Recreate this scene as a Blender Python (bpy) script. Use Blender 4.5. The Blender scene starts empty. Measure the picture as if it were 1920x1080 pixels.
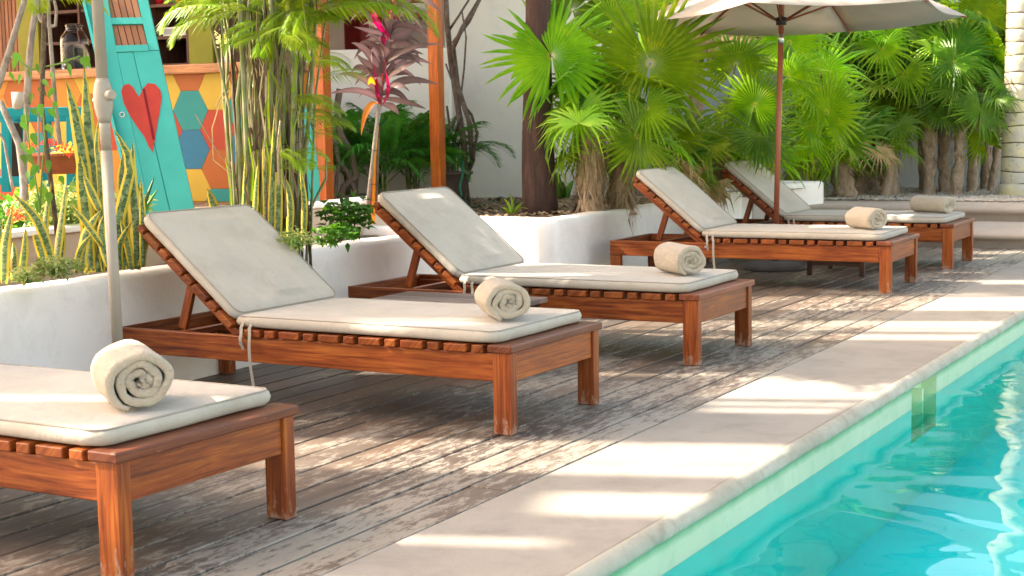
import bpy, math, random
import numpy as np
from mathutils import Vector, Matrix, noise
R = math.radians
random.seed(7)
scene = bpy.context.scene
COL = scene.collection

# ------------------------------------------------------------------ camera, world, sun
CF, CP, CY, CR, CH = 2902.72396, 0.108173692, 0.505053188, -0.0177437572, 1.21098152
FW = Vector((math.cos(CY)*math.cos(CP), math.sin(CY)*math.cos(CP), -math.sin(CP)))
r0 = Vector((math.sin(CY), -math.cos(CY), 0)); u0 = r0.cross(FW)
RT = r0*math.cos(CR)+u0*math.sin(CR); UP = -r0*math.sin(CR)+u0*math.cos(CR)
cd = bpy.data.cameras.new('camera'); cam = bpy.data.objects.new('camera', cd); COL.objects.link(cam)
cd.sensor_width = 36; cd.lens = CF/1920*36; cd.clip_start = .05; cd.clip_end = 500
m = Matrix((RT, UP, -FW)).transposed().to_4x4(); m.translation = Vector((0, 0, CH)); cam.matrix_world = m
cd.dof.use_dof = True; cd.dof.focus_distance = 6.4; cd.dof.aperture_fstop = 11.0
scene.camera = cam

SUN_EL, SUN_AZ = 38.0, 110.0          # elevation; direction to the sun, degrees from +X towards +Y
w = bpy.data.worlds.new('World'); scene.world = w; w.use_nodes = True
nt = w.node_tree; bg = nt.nodes['Background']
sky = nt.nodes.new('ShaderNodeTexSky'); sky.sky_type = 'NISHITA'; sky.sun_disc = False
sky.sun_elevation = R(SUN_EL); sky.sun_rotation = R(90-SUN_AZ); sky.air_density = 1.0; sky.dust_density = 2.5; sky.ozone_density = .6
wm_ = nt.nodes.new('ShaderNodeMix'); wm_.data_type = 'RGBA'; wm_.blend_type = 'MULTIPLY'; wm_.inputs[0].default_value = 1; wm_.inputs[7].default_value = (1.0, .80, .62, 1)   # hazy warm air
nt.links.new(sky.outputs[0], wm_.inputs[6]); nt.links.new(wm_.outputs[2], bg.inputs[0]); bg.inputs[1].default_value = .15
sd = bpy.data.lights.new('sun', 'SUN'); sd.energy = 3.0; sd.angle = R(.6); sd.color = (1, .90, .78)
so = bpy.data.objects.new('sun', sd); COL.objects.link(so)
sdir = Vector((math.cos(R(SUN_AZ))*math.cos(R(SUN_EL)), math.sin(R(SUN_AZ))*math.cos(R(SUN_EL)), math.sin(R(SUN_EL))))
so.rotation_euler = sdir.to_track_quat('Z', 'Y').to_euler(); so.location = (0, 0, 20)
vs = scene.view_settings; vs.view_transform = 'Standard'; vs.look = 'None'; vs.gamma = 1; vs.exposure = 2.72
try: vs.use_curve_mapping = False
except Exception: pass

# ------------------------------------------------------------------ helpers
def ray(px, py): return FW + RT*((px-960)/CF) - UP*((py-540)/CF)
Fh = Vector((math.cos(CY), math.sin(CY), 0))
def spot(px, py, q):                   # point at ground depth q
    D = ray(px, py); return Vector((0, 0, CH)) + D*(q/D.dot(Fh))
def onX(px, py, X):
    D = ray(px, py); return Vector((0, 0, CH)) + D*(X/D.x)
def onZ(px, py, z):
    D = ray(px, py); return Vector((0, 0, CH)) + D*((z-CH)/D.z)

class MB:
    def __init__(s): s.v = []; s.f = []; s.uv = []; s.sm = []
    def add(s, vs, fs, uvs=None, smooth=False):
        b = len(s.v); s.v += [Vector(p) for p in vs]
        for f in fs:
            s.f.append([b+i for i in f]); s.sm.append(smooth)
            s.uv.append([uvs[i] if uvs else (0, 0) for i in f])
    def box(s, x0, x1, y0, y1, z0, z1, M=None):
        P = [Vector((x, y, z)) for x in (x0, x1) for y in (y0, y1) for z in (z0, z1)]
        F = [(0, 1, 3, 2), (4, 6, 7, 5), (0, 4, 5, 1), (2, 3, 7, 6), (0, 2, 6, 4), (1, 5, 7, 3)]
        d = (x1-x0, y1-y0, z1-z0); a = d.index(max(d)); o = random.random()*20
        b = len(s.v); s.v += [(M @ p) if M else p for p in P]
        for f in F:
            s.f.append([b+i for i in f]); s.sm.append(False)
            s.uv.append([(P[i][a]+o, P[i][(a+1) % 3]+P[i][(a+2) % 3]+o*1.7) for i in f])
        return s
    def beam(s, p0, p1, w, t, side=None):      # box from p0 to p1, w across 'side', t other way
        p0 = Vector(p0); p1 = Vector(p1); d = (p1-p0); L = d.length; d.normalize()
        sd_ = Vector(side) if side else Vector((0, 0, 1)).cross(d)
        if sd_.length < 1e-4: sd_ = Vector((1, 0, 0))
        sd_ = (sd_-d*sd_.dot(d)).normalized(); n = d.cross(sd_)
        M = Matrix((d, sd_, n)).transposed().to_4x4(); M.translation = p0
        return s.box(0, L, -w/2, w/2, -t/2, t/2, M)
    def tube(s, pts, rad, n=8, cap=True, smooth=True):
        pts = [Vector(p) for p in pts]; rs = rad if isinstance(rad, (list, tuple)) else [rad]*len(pts)
        b = len(s.v); ref = Vector((.3, .5, .81)); L = 0
        for i, p in enumerate(pts):
            d = (pts[min(i+1, len(pts)-1)]-pts[max(i-1, 0)]).normalized()
            if abs(d.dot(ref)) > .98: ref = Vector((.9, -.3, .1))
            a = d.cross(ref).normalized(); c = d.cross(a)
            for k in range(n):
                t = 2*math.pi*k/n; s.v.append(p+(a*math.cos(t)+c*math.sin(t))*rs[i])
        acc = [0]
        for i in range(1, len(pts)): acc.append(acc[-1]+(pts[i]-pts[i-1]).length)
        for i in range(len(pts)-1):
            for k in range(n):
                k2 = (k+1) % n
                s.f.append([b+i*n+k, b+i*n+k2, b+(i+1)*n+k2, b+(i+1)*n+k]); s.sm.append(smooth)
                s.uv.append([(acc[i], k/n), (acc[i], (k+1)/n), (acc[i+1], (k+1)/n), (acc[i+1], k/n)])
        if cap:
            s.f.append([b+k for k in range(n)][::-1]); s.uv.append([(0, 0)]*n); s.sm.append(False)
            e = b+(len(pts)-1)*n; s.f.append([e+k for k in range(n)]); s.uv.append([(0, 0)]*n); s.sm.append(False)
        return s
    def lathe(s, prof, cen=(0, 0, 0), n=32, M=None, smooth=True):
        b = len(s.v); c = Vector(cen)
        for r_, z in prof:
            for k in range(n):
                t = 2*math.pi*k/n; p = Vector((r_*math.cos(t), r_*math.sin(t), z)); s.v.append(((M @ p) if M else p)+c)
        for i in range(len(prof)-1):
            for k in range(n):
                k2 = (k+1) % n
                s.f.append([b+i*n+k, b+i*n+k2, b+(i+1)*n+k2, b+(i+1)*n+k]); s.sm.append(smooth)
                s.uv.append([(prof[i][1], k/n)]*2+[(prof[i+1][1], k/n)]*2)
        return s
    def blade(s, pts, wid, side, fold=.25, cols=2, tip=True, prof=None):
        """leaf strip along pts; side vector; widths from profile"""
        pts = [Vector(p) for p in pts]; n = len(pts); side = Vector(side); b = len(s.v)
        for i, p in enumerate(pts):
            d = (pts[min(i+1, n-1)]-pts[max(i-1, 0)]).normalized()
            sd_ = (side-d*side.dot(d)); sd_ = sd_.normalized() if sd_.length > 1e-5 else Vector((1, 0, 0))
            nn = d.cross(sd_); t = i/(n-1)
            w_ = wid*(prof(t) if prof else math.sin(math.pi*min(1, .12+.88*t))**.8)/2
            s.v += [p-sd_*w_+nn*w_*fold, p, p+sd_*w_+nn*w_*fold]
        for i in range(n-1):
            for k in (0, 1):
                s.f.append([b+i*3+k, b+i*3+k+1, b+i*3+3+k+1, b+i*3+3+k]); s.sm.append(True)
                t0, t1 = i/(n-1), (i+1)/(n-1); s.uv.append([(t0, k/2), (t0, (k+1)/2), (t1, (k+1)/2), (t1, k/2)])
        return s
    def mesh(s, name, off=None):
        me = bpy.data.meshes.new(name)
        v = [p-off for p in s.v] if off is not None else s.v
        me.from_pydata([tuple(p) for p in v], [], s.f)
        uvl = me.uv_layers.new(name='grain'); flat = [c for f in s.uv for uv in f for c in uv]
        uvl.data.foreach_set('uv', flat); me.polygons.foreach_set('use_smooth', s.sm); me.update()
        return me
    def build(s, name, mat, parent=None, bev=0, sub=0):
        off = Vector(parent['_o']) if (parent is not None and '_o' in parent.keys()) else None
        me = s.mesh(name, off); me.materials.append(mat)
        return link(name, me, parent, bev, sub)
def link(name, me, parent=None, bev=0, sub=0):
    o = bpy.data.objects.new(name, me); COL.objects.link(o)
    if parent is not None:
        o.parent = parent
        if '_o' in parent.keys(): o['_o'] = list(parent['_o'])
    if bev:
        b = o.modifiers.new('bevel', 'BEVEL'); b.width = bev; b.segments = 2; b.limit_method = 'ANGLE'; b.angle_limit = R(40)
    if sub:
        b = o.modifiers.new('sub', 'SUBSURF'); b.levels = b.render_levels = sub
    return o
def tag(o, label=None, cat=None, group=None, kind=None):
    if label: o['label'] = label
    if cat: o['category'] = cat
    if group: o['group'] = group
    if kind: o['kind'] = kind
    return o
def thing(name, label, cat, loc=(0, 0, 0), group=None, world=True):
    o = bpy.data.objects.new(name, None); COL.objects.link(o); o.location = loc; o.empty_display_size = .2
    if world: o['_o'] = list(loc)
    return tag(o, label, cat, group)
def copy_tree(o, parent=None):
    c = o.copy(); COL.objects.link(c); c.parent = parent
    for ch in list(o.children): copy_tree(ch, c)
    return c
def rnd(a, b): return random.uniform(a, b)

# ------------------------------------------------------------------ materials
def nm(name):
    mt = bpy.data.materials.new(name); mt.use_nodes = True; t = mt.node_tree; return mt, t, t.nodes['Principled BSDF']
def N(t, typ, **k):
    n = t.nodes.new(typ)
    for a, b in k.items(): setattr(n, a, b)
    return n
def setin(n, **k):
    for a, b in k.items(): n.inputs[a.replace('_', ' ')].default_value = b
def coords(t, kind='Object', scale=(1, 1, 1), rand=True):
    if kind == 'UV': tc = N(t, 'ShaderNodeUVMap'); tc.uv_map = 'grain'; src = tc.outputs[0]
    elif kind == 'World': g = N(t, 'ShaderNodeNewGeometry'); src = g.outputs['Position']
    else: tc = N(t, 'ShaderNodeTexCoord'); src = tc.outputs['Object']
    mp = N(t, 'ShaderNodeMapping'); mp.inputs['Scale'].default_value = scale
    if rand:
        oi = N(t, 'ShaderNodeObjectInfo'); mul = N(t, 'ShaderNodeMath', operation='MULTIPLY'); mul.inputs[1].default_value = 37.0
        t.links.new(oi.outputs['Random'], mul.inputs[0]); ad = N(t, 'ShaderNodeVectorMath', operation='ADD')
        t.links.new(src, ad.inputs[0]); t.links.new(mul.outputs[0], ad.inputs[1]); src = ad.outputs[0]
    t.links.new(src, mp.inputs[0]); return mp.outputs[0]
def noise_n(t, vec, scale=5, detail=4, rough=.6, dist=0):
    n = N(t, 'ShaderNodeTexNoise'); setin(n, Scale=scale, Detail=detail, Roughness=rough, Distortion=dist); t.links.new(vec, n.inputs[0]); return n.outputs[0]
def ramp(t, fac, stops):
    r_ = N(t, 'ShaderNodeValToRGB'); e = r_.color_ramp.elements
    while len(e) < len(stops): e.new(.5)
    for i, (p, c) in enumerate(stops): e[i].position = p; e[i].color = (c, c, c, 1) if not isinstance(c, (tuple, list)) else (*c, 1)
    t.links.new(fac, r_.inputs[0]); return r_.outputs[0]
def mix(t, fac, a, b, mode='MIX'):
    m_ = N(t, 'ShaderNodeMix', data_type='RGBA', blend_type=mode)
    for i, x in ((0, fac), (6, a), (7, b)):
        if isinstance(x, (tuple, list)): m_.inputs[i].default_value = (*x, 1)
        elif isinstance(x, (int, float)): m_.inputs[i].default_value = x
        else: t.links.new(x, m_.inputs[i])
    return m_.outputs[2]
def bump(t, b, h, strength=.3, dist=.01):
    n = N(t, 'ShaderNodeBump'); setin(n, Strength=strength, Distance=dist); t.links.new(h, n.inputs['Height']); t.links.new(n.outputs[0], b.inputs['Normal']); return n
def objrand(t, lo, hi):
    oi = N(t, 'ShaderNodeObjectInfo'); mr = N(t, 'ShaderNodeMapRange'); setin(mr, To_Min=lo, To_Max=hi)
    t.links.new(oi.outputs['Random'], mr.inputs[0]); return mr.outputs[0]
def simple(name, col, rough=.6, var=.12, scale=8, bmp=.15, bscale=60, bdist=.004, metal=0, kind='Object', spec=.2):
    mt, t, b = nm(name); v = coords(t, kind)
    n = noise_n(t, v, scale, 5)
    c = mix(t, ramp(t, n, [(.3, 0.), (.7, 1.)]), tuple(x*(1-var) for x in col), tuple(min(1, x*(1+var)) for x in col))
    t.links.new(c, b.inputs['Base Color']); setin(b, Roughness=rough, Metallic=metal); b.inputs['Specular IOR Level'].default_value = spec
    if bmp: bump(t, b, noise_n(t, v, bscale, 4), bmp, bdist)
    return mt
def wood(name, dark, mid, light, rough=.45, wear=.0, wearcol=(.55, .48, .42), lowwear=0.0, coat=.0):
    mt, t, b = nm(name); v = coords(t, 'UV', (2.0, 38, 1)); v2 = coords(t, 'UV', (5, 9, 1)); vo = coords(t, 'Object', (1, 1, 1))
    g = noise_n(t, v, 1.6, 6, .65, .6)
    c = ramp(t, g, [(.30, dark), (.48, mid), (.69, light)])
    big = noise_n(t, v2, .8, 3); c = mix(t, ramp(t, big, [(.35, 0.), (.75, .55)]), c, tuple(x*.55 for x in mid))
    hv = N(t, 'ShaderNodeHueSaturation'); t.links.new(objrand(t, .75, 1.25), hv.inputs['Value']); t.links.new(c, hv.inputs['Color']); c = hv.outputs[0]
    if wear:
        wn = noise_n(t, coords(t, 'Object', (14, 14, 14)), 1.5, 8, .75)
        wm = ramp(t, wn, [(.68-wear*.2, 0.), (.74-wear*.1, .7)])
        c = mix(t, wm, c, wearcol)
    if lowwear:
        sx = N(t, 'ShaderNodeSeparateXYZ'); t.links.new(N(t, 'ShaderNodeNewGeometry').outputs['Position'], sx.inputs[0])
        mr = N(t, 'ShaderNodeMapRange'); setin(mr, From_Min=0.0, From_Max=.16, To_Min=.13, To_Max=-.22); t.links.new(sx.outputs[2], mr.inputs[0])
        ad = N(t, 'ShaderNodeMath', operation='ADD'); t.links.new(noise_n(t, coords(t, 'Object', (30, 30, 12)), 1.2, 7, .7), ad.inputs[0]); t.links.new(mr.outputs[0], ad.inputs[1])
        c = mix(t, ramp(t, ad.outputs[0], [(.55, 0.), (.66, .8)]), c, wearcol)
    t.links.new(c, b.inputs['Base Color']); t.links.new(ramp(t, g, [(.3, rough*.8), (.7, min(1, rough*1.25))]), b.inputs['Roughness'])
    b.inputs['Coat Weight'].default_value = coat*.35; b.inputs['Coat Roughness'].default_value = .3; b.inputs['Specular IOR Level'].default_value = .25
    bump(t, b, g, .25, .003); return mt
def leafm(name, c1, c2, transl=.45, rough=.4, scale=3, uvgrad=None, mode=None, c3=None):
    mt, t, b = nm(name); out = t.nodes['Material Output']; v = coords(t, 'Object')
    c = mix(t, ramp(t, noise_n(t, v, scale, 3), [(.35, 0.), (.65, 1.)]), c1, c2)
    hv = N(t, 'ShaderNodeHueSaturation'); t.links.new(objrand(t, .65, 1.35), hv.inputs['Value']); t.links.new(objrand(t, .485, .515), hv.inputs['Hue']); t.links.new(c, hv.inputs['Color']); c = hv.outputs[0]
    uv = N(t, 'ShaderNodeUVMap'); uv.uv_map = 'grain'; sx = N(t, 'ShaderNodeSeparateXYZ'); t.links.new(uv.outputs[0], sx.inputs[0])
    if mode == 'snake':      # yellow margins, banded green middle
        e = N(t, 'ShaderNodeMath', operation='SUBTRACT'); t.links.new(sx.outputs[1], e.inputs[0]); e.inputs[1].default_value = .5
        ab = N(t, 'ShaderNodeMath', operation='ABSOLUTE'); t.links.new(e.outputs[0], ab.inputs[0])
        wv = noise_n(t, coords(t, 'UV', (26, 1.5, 1)), 1.4, 4, .7, .8)
        c = mix(t, ramp(t, wv, [(.42, 0.), (.6, 1.)]), c1, c3)
        ad = N(t, 'ShaderNodeMath', operation='MULTIPLY_ADD'); t.links.new(wv, ad.inputs[0]); ad.inputs[1].default_value = .12; t.links.new(ab.outputs[0], ad.inputs[2])
        c = mix(t, ramp(t, ad.outputs[0], [(.315, 0.), (.35, 1.)]), c, c2)
    if mode == 'rib':
        wv = N(t, 'ShaderNodeMath', operation='PINGPONG'); t.links.new(sx.outputs[1], wv.inputs[0]); wv.inputs[1].default_value = .5
        c = mix(t, ramp(t, wv.outputs[0], [(.0, 0.), (.5, .5)]), c, tuple(min(1, x*1.5) for x in c2))
    if mode == 'tip':
        c = mix(t, ramp(t, noise_n(t, coords(t, 'Object', (1, 1, 1)), 2.6, 5, .7), [(.58, 0.), (.72, .6)]), c, tuple(min(1, x*k_) for x, k_ in zip(c2, (1.9, 1.25, 1.2))))
        c = mix(t, ramp(t, sx.outputs[0], [(.0, 1.), (.07, 0.), (.93, 0.), (1., .6)]), c, c3)
    t.links.new(c, b.inputs['Base Color']); setin(b, Roughness=rough); b.inputs['Specular IOR Level'].default_value = .3
    tr = N(t, 'ShaderNodeBsdfTranslucent'); hs = N(t, 'ShaderNodeHueSaturation'); setin(hs, Hue=.488, Saturation=1.1, Value=1.75); t.links.new(c, hs.inputs['Color']); t.links.new(hs.outputs[0], tr.inputs[0])
    mx = N(t, 'ShaderNodeMixShader'); mx.inputs[0].default_value = transl
    t.links.new(b.outputs[0], mx.inputs[1]); t.links.new(tr.outputs[0], mx.inputs[2]); t.links.new(mx.outputs[0], out.inputs[0])
    return mt

M = {}
M['teak'] = wood('teak', (.045, .009, .003), (.19, .041, .007), (.34, .105, .014), .38, wear=.12, wearcol=(.26, .13, .08), coat=.25)
M['teak_leg'] = wood('teak_leg', (.045, .009, .003), (.19, .041, .007), (.34, .105, .014), .42, wear=.14, wearcol=(.3, .2, .14), lowwear=1, coat=.15)
M['teak_cap'] = wood('teak_cap', (.07, .017, .007), (.15, .038, .014), (.24, .08, .035), .38, wear=.42, wearcol=(.36, .24, .17), coat=.2)
M['post'] = wood('post_wood', (.15, .025, .003), (.34, .07, .006), (.50, .14, .012), .4, wear=.08, wearcol=(.2, .06, .02), coat=.3)
M['darkwood'] = wood('dark_wood', (.02, .011, .008), (.05, .027, .018), (.09, .05, .034), .5, wear=.2, wearcol=(.12, .08, .06))
M['tabletop'] = wood('weathered_table_wood', (.09, .06, .045), (.2, .14, .11), (.32, .25, .2), .55, wear=.3, wearcol=(.4, .33, .27))
M['counter'] = wood('counter_wood', (.12, .04, .012), (.26, .10, .03), (.40, .19, .07), .3, coat=.5)
M['brownslat'] = wood('brown_slat', (.11, .045, .022), (.28, .12, .06), (.42, .2, .11), .6)
M['shelf'] = wood('shelf_wood', (.045, .018, .011), (.10, .04, .025), (.17, .075, .045), .5)
M['umbwood'] = wood('umbrella_wood', (.16, .045, .022), (.28, .085, .045), (.36, .13, .07), .4, coat=.2)

def deckmat():
    mt, t, b = nm('weathered_deck_wood')
    vg = coords(t, 'World', (1.6, 42, 1)); g = noise_n(t, vg, 1.3, 6, .7, .5)
    c = ramp(t, g, [(.25, (.034, .020, .012)), (.5, (.084, .055, .037)), (.75, (.145, .105, .076))])
    hv = N(t, 'ShaderNodeHueSaturation'); t.links.new(objrand(t, .6, 1.5), hv.inputs['Value']); t.links.new(objrand(t, .6, 1.1), hv.inputs['Saturation']); t.links.new(c, hv.inputs['Color']); c = hv.outputs[0]
    # large reddish-brown areas keep old stain, grey areas bleached
    big = noise_n(t, coords(t, 'World', (.55, 1.4, 1), False), 1.6, 4, .6)
    c = mix(t, ramp(t, big, [(.35, .0), (.62, .8)]), c, (.132, .100, .072))
    sx = N(t, 'ShaderNodeSeparateXYZ'); t.links.new(N(t, 'ShaderNodeNewGeometry').outputs['Position'], sx.inputs[0])
    mr = N(t, 'ShaderNodeMapRange'); setin(mr, From_Min=2.4, From_Max=4.6, To_Min=.085, To_Max=-.06); t.links.new(sx.outputs[1], mr.inputs[0])
    wn = noise_n(t, coords(t, 'World', (5.5, 19, 1)), 1.7, 12, .82, .25)
    wb = noise_n(t, coords(t, 'World', (.8, 2.2, 1), False), 1.3, 3, .5)
    a = N(t, 'ShaderNodeMath', operation='MULTIPLY_ADD'); t.links.new(wb, a.inputs[0]); a.inputs[1].default_value = .45; t.links.new(wn, a.inputs[2])
    a2 = N(t, 'ShaderNodeMath', operation='ADD'); t.links.new(a.outputs[0], a2.inputs[0]); t.links.new(mr.outputs[0], a2.inputs[1])
    wm = ramp(t, a2.outputs[0], [(.768, 0.), (.81, .85)])
    c = mix(t, wm, c, (.30, .262, .205))
    t.links.new(c, b.inputs['Base Color']); t.links.new(ramp(t, g, [(.3, .38), (.7, .62)]), b.inputs['Roughness'])
    m1 = N(t, 'ShaderNodeMath', operation='MULTIPLY_ADD'); t.links.new(wm, m1.inputs[0]); m1.inputs[1].default_value = .5; t.links.new(g, m1.inputs[2])
    bump(t, b, m1.outputs[0], .5, .003); return mt
M['deck'] = deckmat()
def concrete(name, c1, c2, c3, rough=.8, k=1., bs=.35):
    mt, t, b = nm(name); v = coords(t, 'World', (k, k, k), False)
    c = mix(t, ramp(t, noise_n(t, v, .9, 5, .6), [(.35, 0.), (.65, 1.)]), c1, c2)
    c = mix(t, ramp(t, noise_n(t, v, 4.5, 8, .7, .5), [(.48, 0.), (.75, .7)]), c, c3)
    sp = noise_n(t, v, 60, 3, .7); c = mix(t, ramp(t, sp, [(.62, 0.), (.75, .25)]), c, tuple(x*.5 for x in c1))
    t.links.new(c, b.inputs['Base Color']); b.inputs['Roughness'].default_value = rough
    a = N(t, 'ShaderNodeMath', operation='MULTIPLY_ADD'); t.links.new(noise_n(t, v, 9, 6, .6), a.inputs[0]); a.inputs[1].default_value = 2; t.links.new(noise_n(t, v, 120, 3, .6), a.inputs[2])
    bump(t, b, a.outputs[0], bs, .004); return mt
M['terrace'] = concrete('terrace_concrete', (.255, .226, .185), (.315, .28, .23), (.185, .16, .125))
M['coping'] = concrete('coping_stone', (.36, .33, .25), (.46, .43, .34), (.24, .215, .15), k=2.5, bs=1.)
M['ledge'] = concrete('ledge_stone', (.36, .29, .235), (.43, .36, .29), (.29, .235, .19))
M['plaster'] = concrete('white_plaster', (.82, .77, .70), (.87, .82, .76), (.70, .64, .57), .75, 1.3, .55)
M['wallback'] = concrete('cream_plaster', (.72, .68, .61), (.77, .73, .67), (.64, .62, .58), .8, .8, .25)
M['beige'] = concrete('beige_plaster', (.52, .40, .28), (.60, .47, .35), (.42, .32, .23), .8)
M['greywall'] = concrete('grey_wall', (.40, .42, .42), (.46, .48, .48), (.34, .36, .36), .8)  # on the far garden wall this grey stands in for shade on white
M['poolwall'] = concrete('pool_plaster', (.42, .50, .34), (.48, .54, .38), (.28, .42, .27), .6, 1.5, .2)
M['poolside'] = simple('pool_side_reflection', (.30, .80, .68), .5, .08, 2, .1)  # light aqua puts the pale wall's reflection into the underwater colour
M['poolfloor'] = simple('pool_floor', (.0, .80, .78), .5, .08, 1.5, .1)
M['ground'] = concrete('ground_concrete', (.40, .37, .33), (.46, .43, .39), (.34, .31, .28))
M['gravel'] = simple('gravel_stone', (.42, .37, .31), .85, .35, 3, .3)
M['gravelbed'] = concrete('gravel_bed', (.30, .26, .21), (.38, .33, .28), (.22, .19, .16), .9, 2, 1.)
M['soil'] = simple('soil', (.20, .145, .10), .95, .45, 14, .9, 45, .02)
M['litter'] = simple('leaf_litter', (.30, .21, .13), .9, .5, 3, .3)
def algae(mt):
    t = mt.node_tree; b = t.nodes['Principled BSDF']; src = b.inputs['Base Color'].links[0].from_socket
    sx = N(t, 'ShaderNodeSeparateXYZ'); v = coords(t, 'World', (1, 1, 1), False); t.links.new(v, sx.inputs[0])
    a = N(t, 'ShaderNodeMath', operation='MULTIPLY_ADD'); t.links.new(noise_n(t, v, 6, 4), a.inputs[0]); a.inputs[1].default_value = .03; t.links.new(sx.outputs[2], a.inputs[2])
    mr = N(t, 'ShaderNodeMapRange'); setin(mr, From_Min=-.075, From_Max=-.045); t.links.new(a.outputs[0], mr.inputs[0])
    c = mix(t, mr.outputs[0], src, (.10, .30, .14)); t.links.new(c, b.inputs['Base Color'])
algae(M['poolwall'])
M['poolniche'] = concrete('niche_plaster', (.62, .70, .42), (.70, .76, .50), (.5, .6, .34), .6, 1.5, .2)
def fabric(name, col, var=.07):
    mt, t, b = nm(name); v = coords(t, 'Object')
    n1 = noise_n(t, v, 2.2, 4, .6); n2 = noise_n(t, v, 7, 8, .65, .3)
    c = mix(t, ramp(t, n1, [(.3, 0.), (.7, 1.)]), tuple(x*(1-var) for x in col), tuple(x*(1+var) for x in col))
    c = mix(t, ramp(t, n2, [(.48, 0.), (.74, .5)]), c, (col[0]*.78, col[1]*.74, col[2]*.66)); c = mix(t, ramp(t, noise_n(t, coords(t, 'Object', (1, 1, 1)), 1.3, 6, .7), [(.55, 0.), (.7, .45)]), c, tuple(min(1, x*1.22) for x in col))
    t.links.new(c, b.inputs['Base Color']); setin(b, Roughness=.85); b.inputs['Sheen Weight'].default_value = .15; b.inputs['Specular IOR Level'].default_value = .25
    a = N(t, 'ShaderNodeMath', operation='MULTIPLY_ADD'); t.links.new(noise_n(t, v, 4.0, 6, .62, 2.2), a.inputs[0]); a.inputs[1].default_value = 9; t.links.new(noise_n(t, v, 500, 2), a.inputs[2])
    bump(t, b, a.outputs[0], .38, .0035); return mt
M['cushion'] = fabric('cushion_canvas', (.40, .36, .295), .1)
M['piping'] = simple('cushion_piping', (.30, .27, .22), .85, .1, 20, 0)
def towelmat():
    mt, t, b = nm('terry_towel'); v = coords(t, 'Object')
    c = mix(t, noise_n(t, v, 30, 5, .7), (.49, .395, .27), (.62, .52, .375))
    t.links.new(c, b.inputs['Base Color']); setin(b, Roughness=.95); b.inputs['Sheen Weight'].default_value = .5; b.inputs['Specular IOR Level'].default_value = .1
    a = N(t, 'ShaderNodeMath', operation='MULTIPLY_ADD'); t.links.new(noise_n(t, v, 170, 3, .8), a.inputs[0]); a.inputs[1].default_value = 1; t.links.new(noise_n(t, v, 45, 4, .6), a.inputs[2])
    bump(t, b, a.outputs[0], 1., .012); return mt
M['towel'] = towelmat()
def canopymat():
    mt, t, b = nm('umbrella_canvas'); out = t.nodes['Material Output']
    c = mix(t, noise_n(t, coords(t), 3, 4), (.50, .43, .36), (.58, .51, .43)); t.links.new(c, b.inputs['Base Color']); setin(b, Roughness=.85)
    tr = N(t, 'ShaderNodeBsdfTranslucent'); t.links.new(c, tr.inputs[0]); mx = N(t, 'ShaderNodeMixShader'); mx.inputs[0].default_value = .28
    t.links.new(b.outputs[0], mx.inputs[1]); t.links.new(tr.outputs[0], mx.inputs[2]); t.links.new(mx.outputs[0], out.inputs[0]); return mt
M['canopy'] = canopymat()
M['polemetal'] = simple('taupe_metal', (.30, .265, .21), .35, .06, 10, 0)
M['steel'] = simple('steel', (.55, .55, .53), .3, .05, 10, 0, metal=1)
M['black'] = simple('black_rubber', (.035, .033, .033), .5, .2, 10, .2)
M['basegrey'] = simple('umbrella_base', (.085, .08, .078), .5, .2, 10, .2)
M['teal'] = simple('teal_paint', (.045, .34, .29), .5, .08, 4, .3, 25, .003)
M['tealdeep'] = simple('teal_chair_paint', (.005, .24, .26), .5, .15, 4, .2)
M['heart'] = simple('red_heart_paint', (.36, .035, .022), .55, .12, 6, .2)
M['olive'] = simple('olive_paint', (.27, .27, .03), .6, .08, 5, .1)
for k, c in dict(h_orange=(.27, .065, .004), h_teal=(.0, .165, .165), h_blue=(.0, .10, .19), h_yellow=(.38, .25, .02), h_red=(.27, .025, .006), h_pink=(.28, .08, .06), h_mustard=(.36, .14, .008)).items():
    M[k] = simple(k, c, .45, .06, 5, .05)
M['terracotta'] = simple('terracotta', (.28, .085, .04), .8, .2, 12, .2)
M['redpot'] = simple('red_glaze', (.55, .01, .02), .3, .05, 5, 0)
M['greypot'] = simple('grey_pot', (.10, .075, .065), .6, .2, 10, .2)
M['hose'] = simple('hose_green', (.01, .08, .045), .4, .1, 10, 0)
M['white'] = simple('white_ceramic', (.8, .78, .74), .3, .03, 5, 0)
M['void'] = simple('dark_underdeck', (.006, .005, .004), 1, .1, 4, 0, spec=0)
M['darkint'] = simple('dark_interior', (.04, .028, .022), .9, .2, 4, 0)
M['redcloth'] = simple('dark_red_cloth', (.16, .01, .015), .8, .2, 4, 0)
M['bark'] = wood('brown_bark', (.035, .013, .008), (.095, .04, .025), (.17, .08, .05), .9)
def barkmat(name, a, b_, c_, sc=(20, 20, 5), st=.8):
    mt, t, b = nm(name); v = coords(t, 'Object', sc)
    g = noise_n(t, v, 1.2, 7, .7, .6); c = ramp(t, g, [(.3, a), (.5, b_), (.72, c_)]); t.links.new(c, b.inputs['Base Color']); setin(b, Roughness=.9)
    bump(t, b, g, st, .02); return mt
M['bark'] = barkmat('brown_trunk_bark', (.022, .010, .007), (.052, .024, .016), (.09, .046, .032), (16, 16, 3))
M['fibre'] = barkmat('palm_fibre', (.16, .09, .045), (.42, .29, .17), (.66, .52, .35), (30, 30, 8))
M['palmtrunk'] = barkmat('grey_palm_trunk', (.20, .14, .095), (.36, .27, .19), (.50, .40, .30), (14, 14, 10))
M['vine'] = barkmat('vine_bark', (.06, .038, .028), (.12, .083, .062), (.2, .15, .12), (30, 30, 8))
M['whitestem'] = barkmat('pale_stem_bark', (.14, .11, .09), (.26, .22, .18), (.40, .35, .3), (20, 20, 10))
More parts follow.
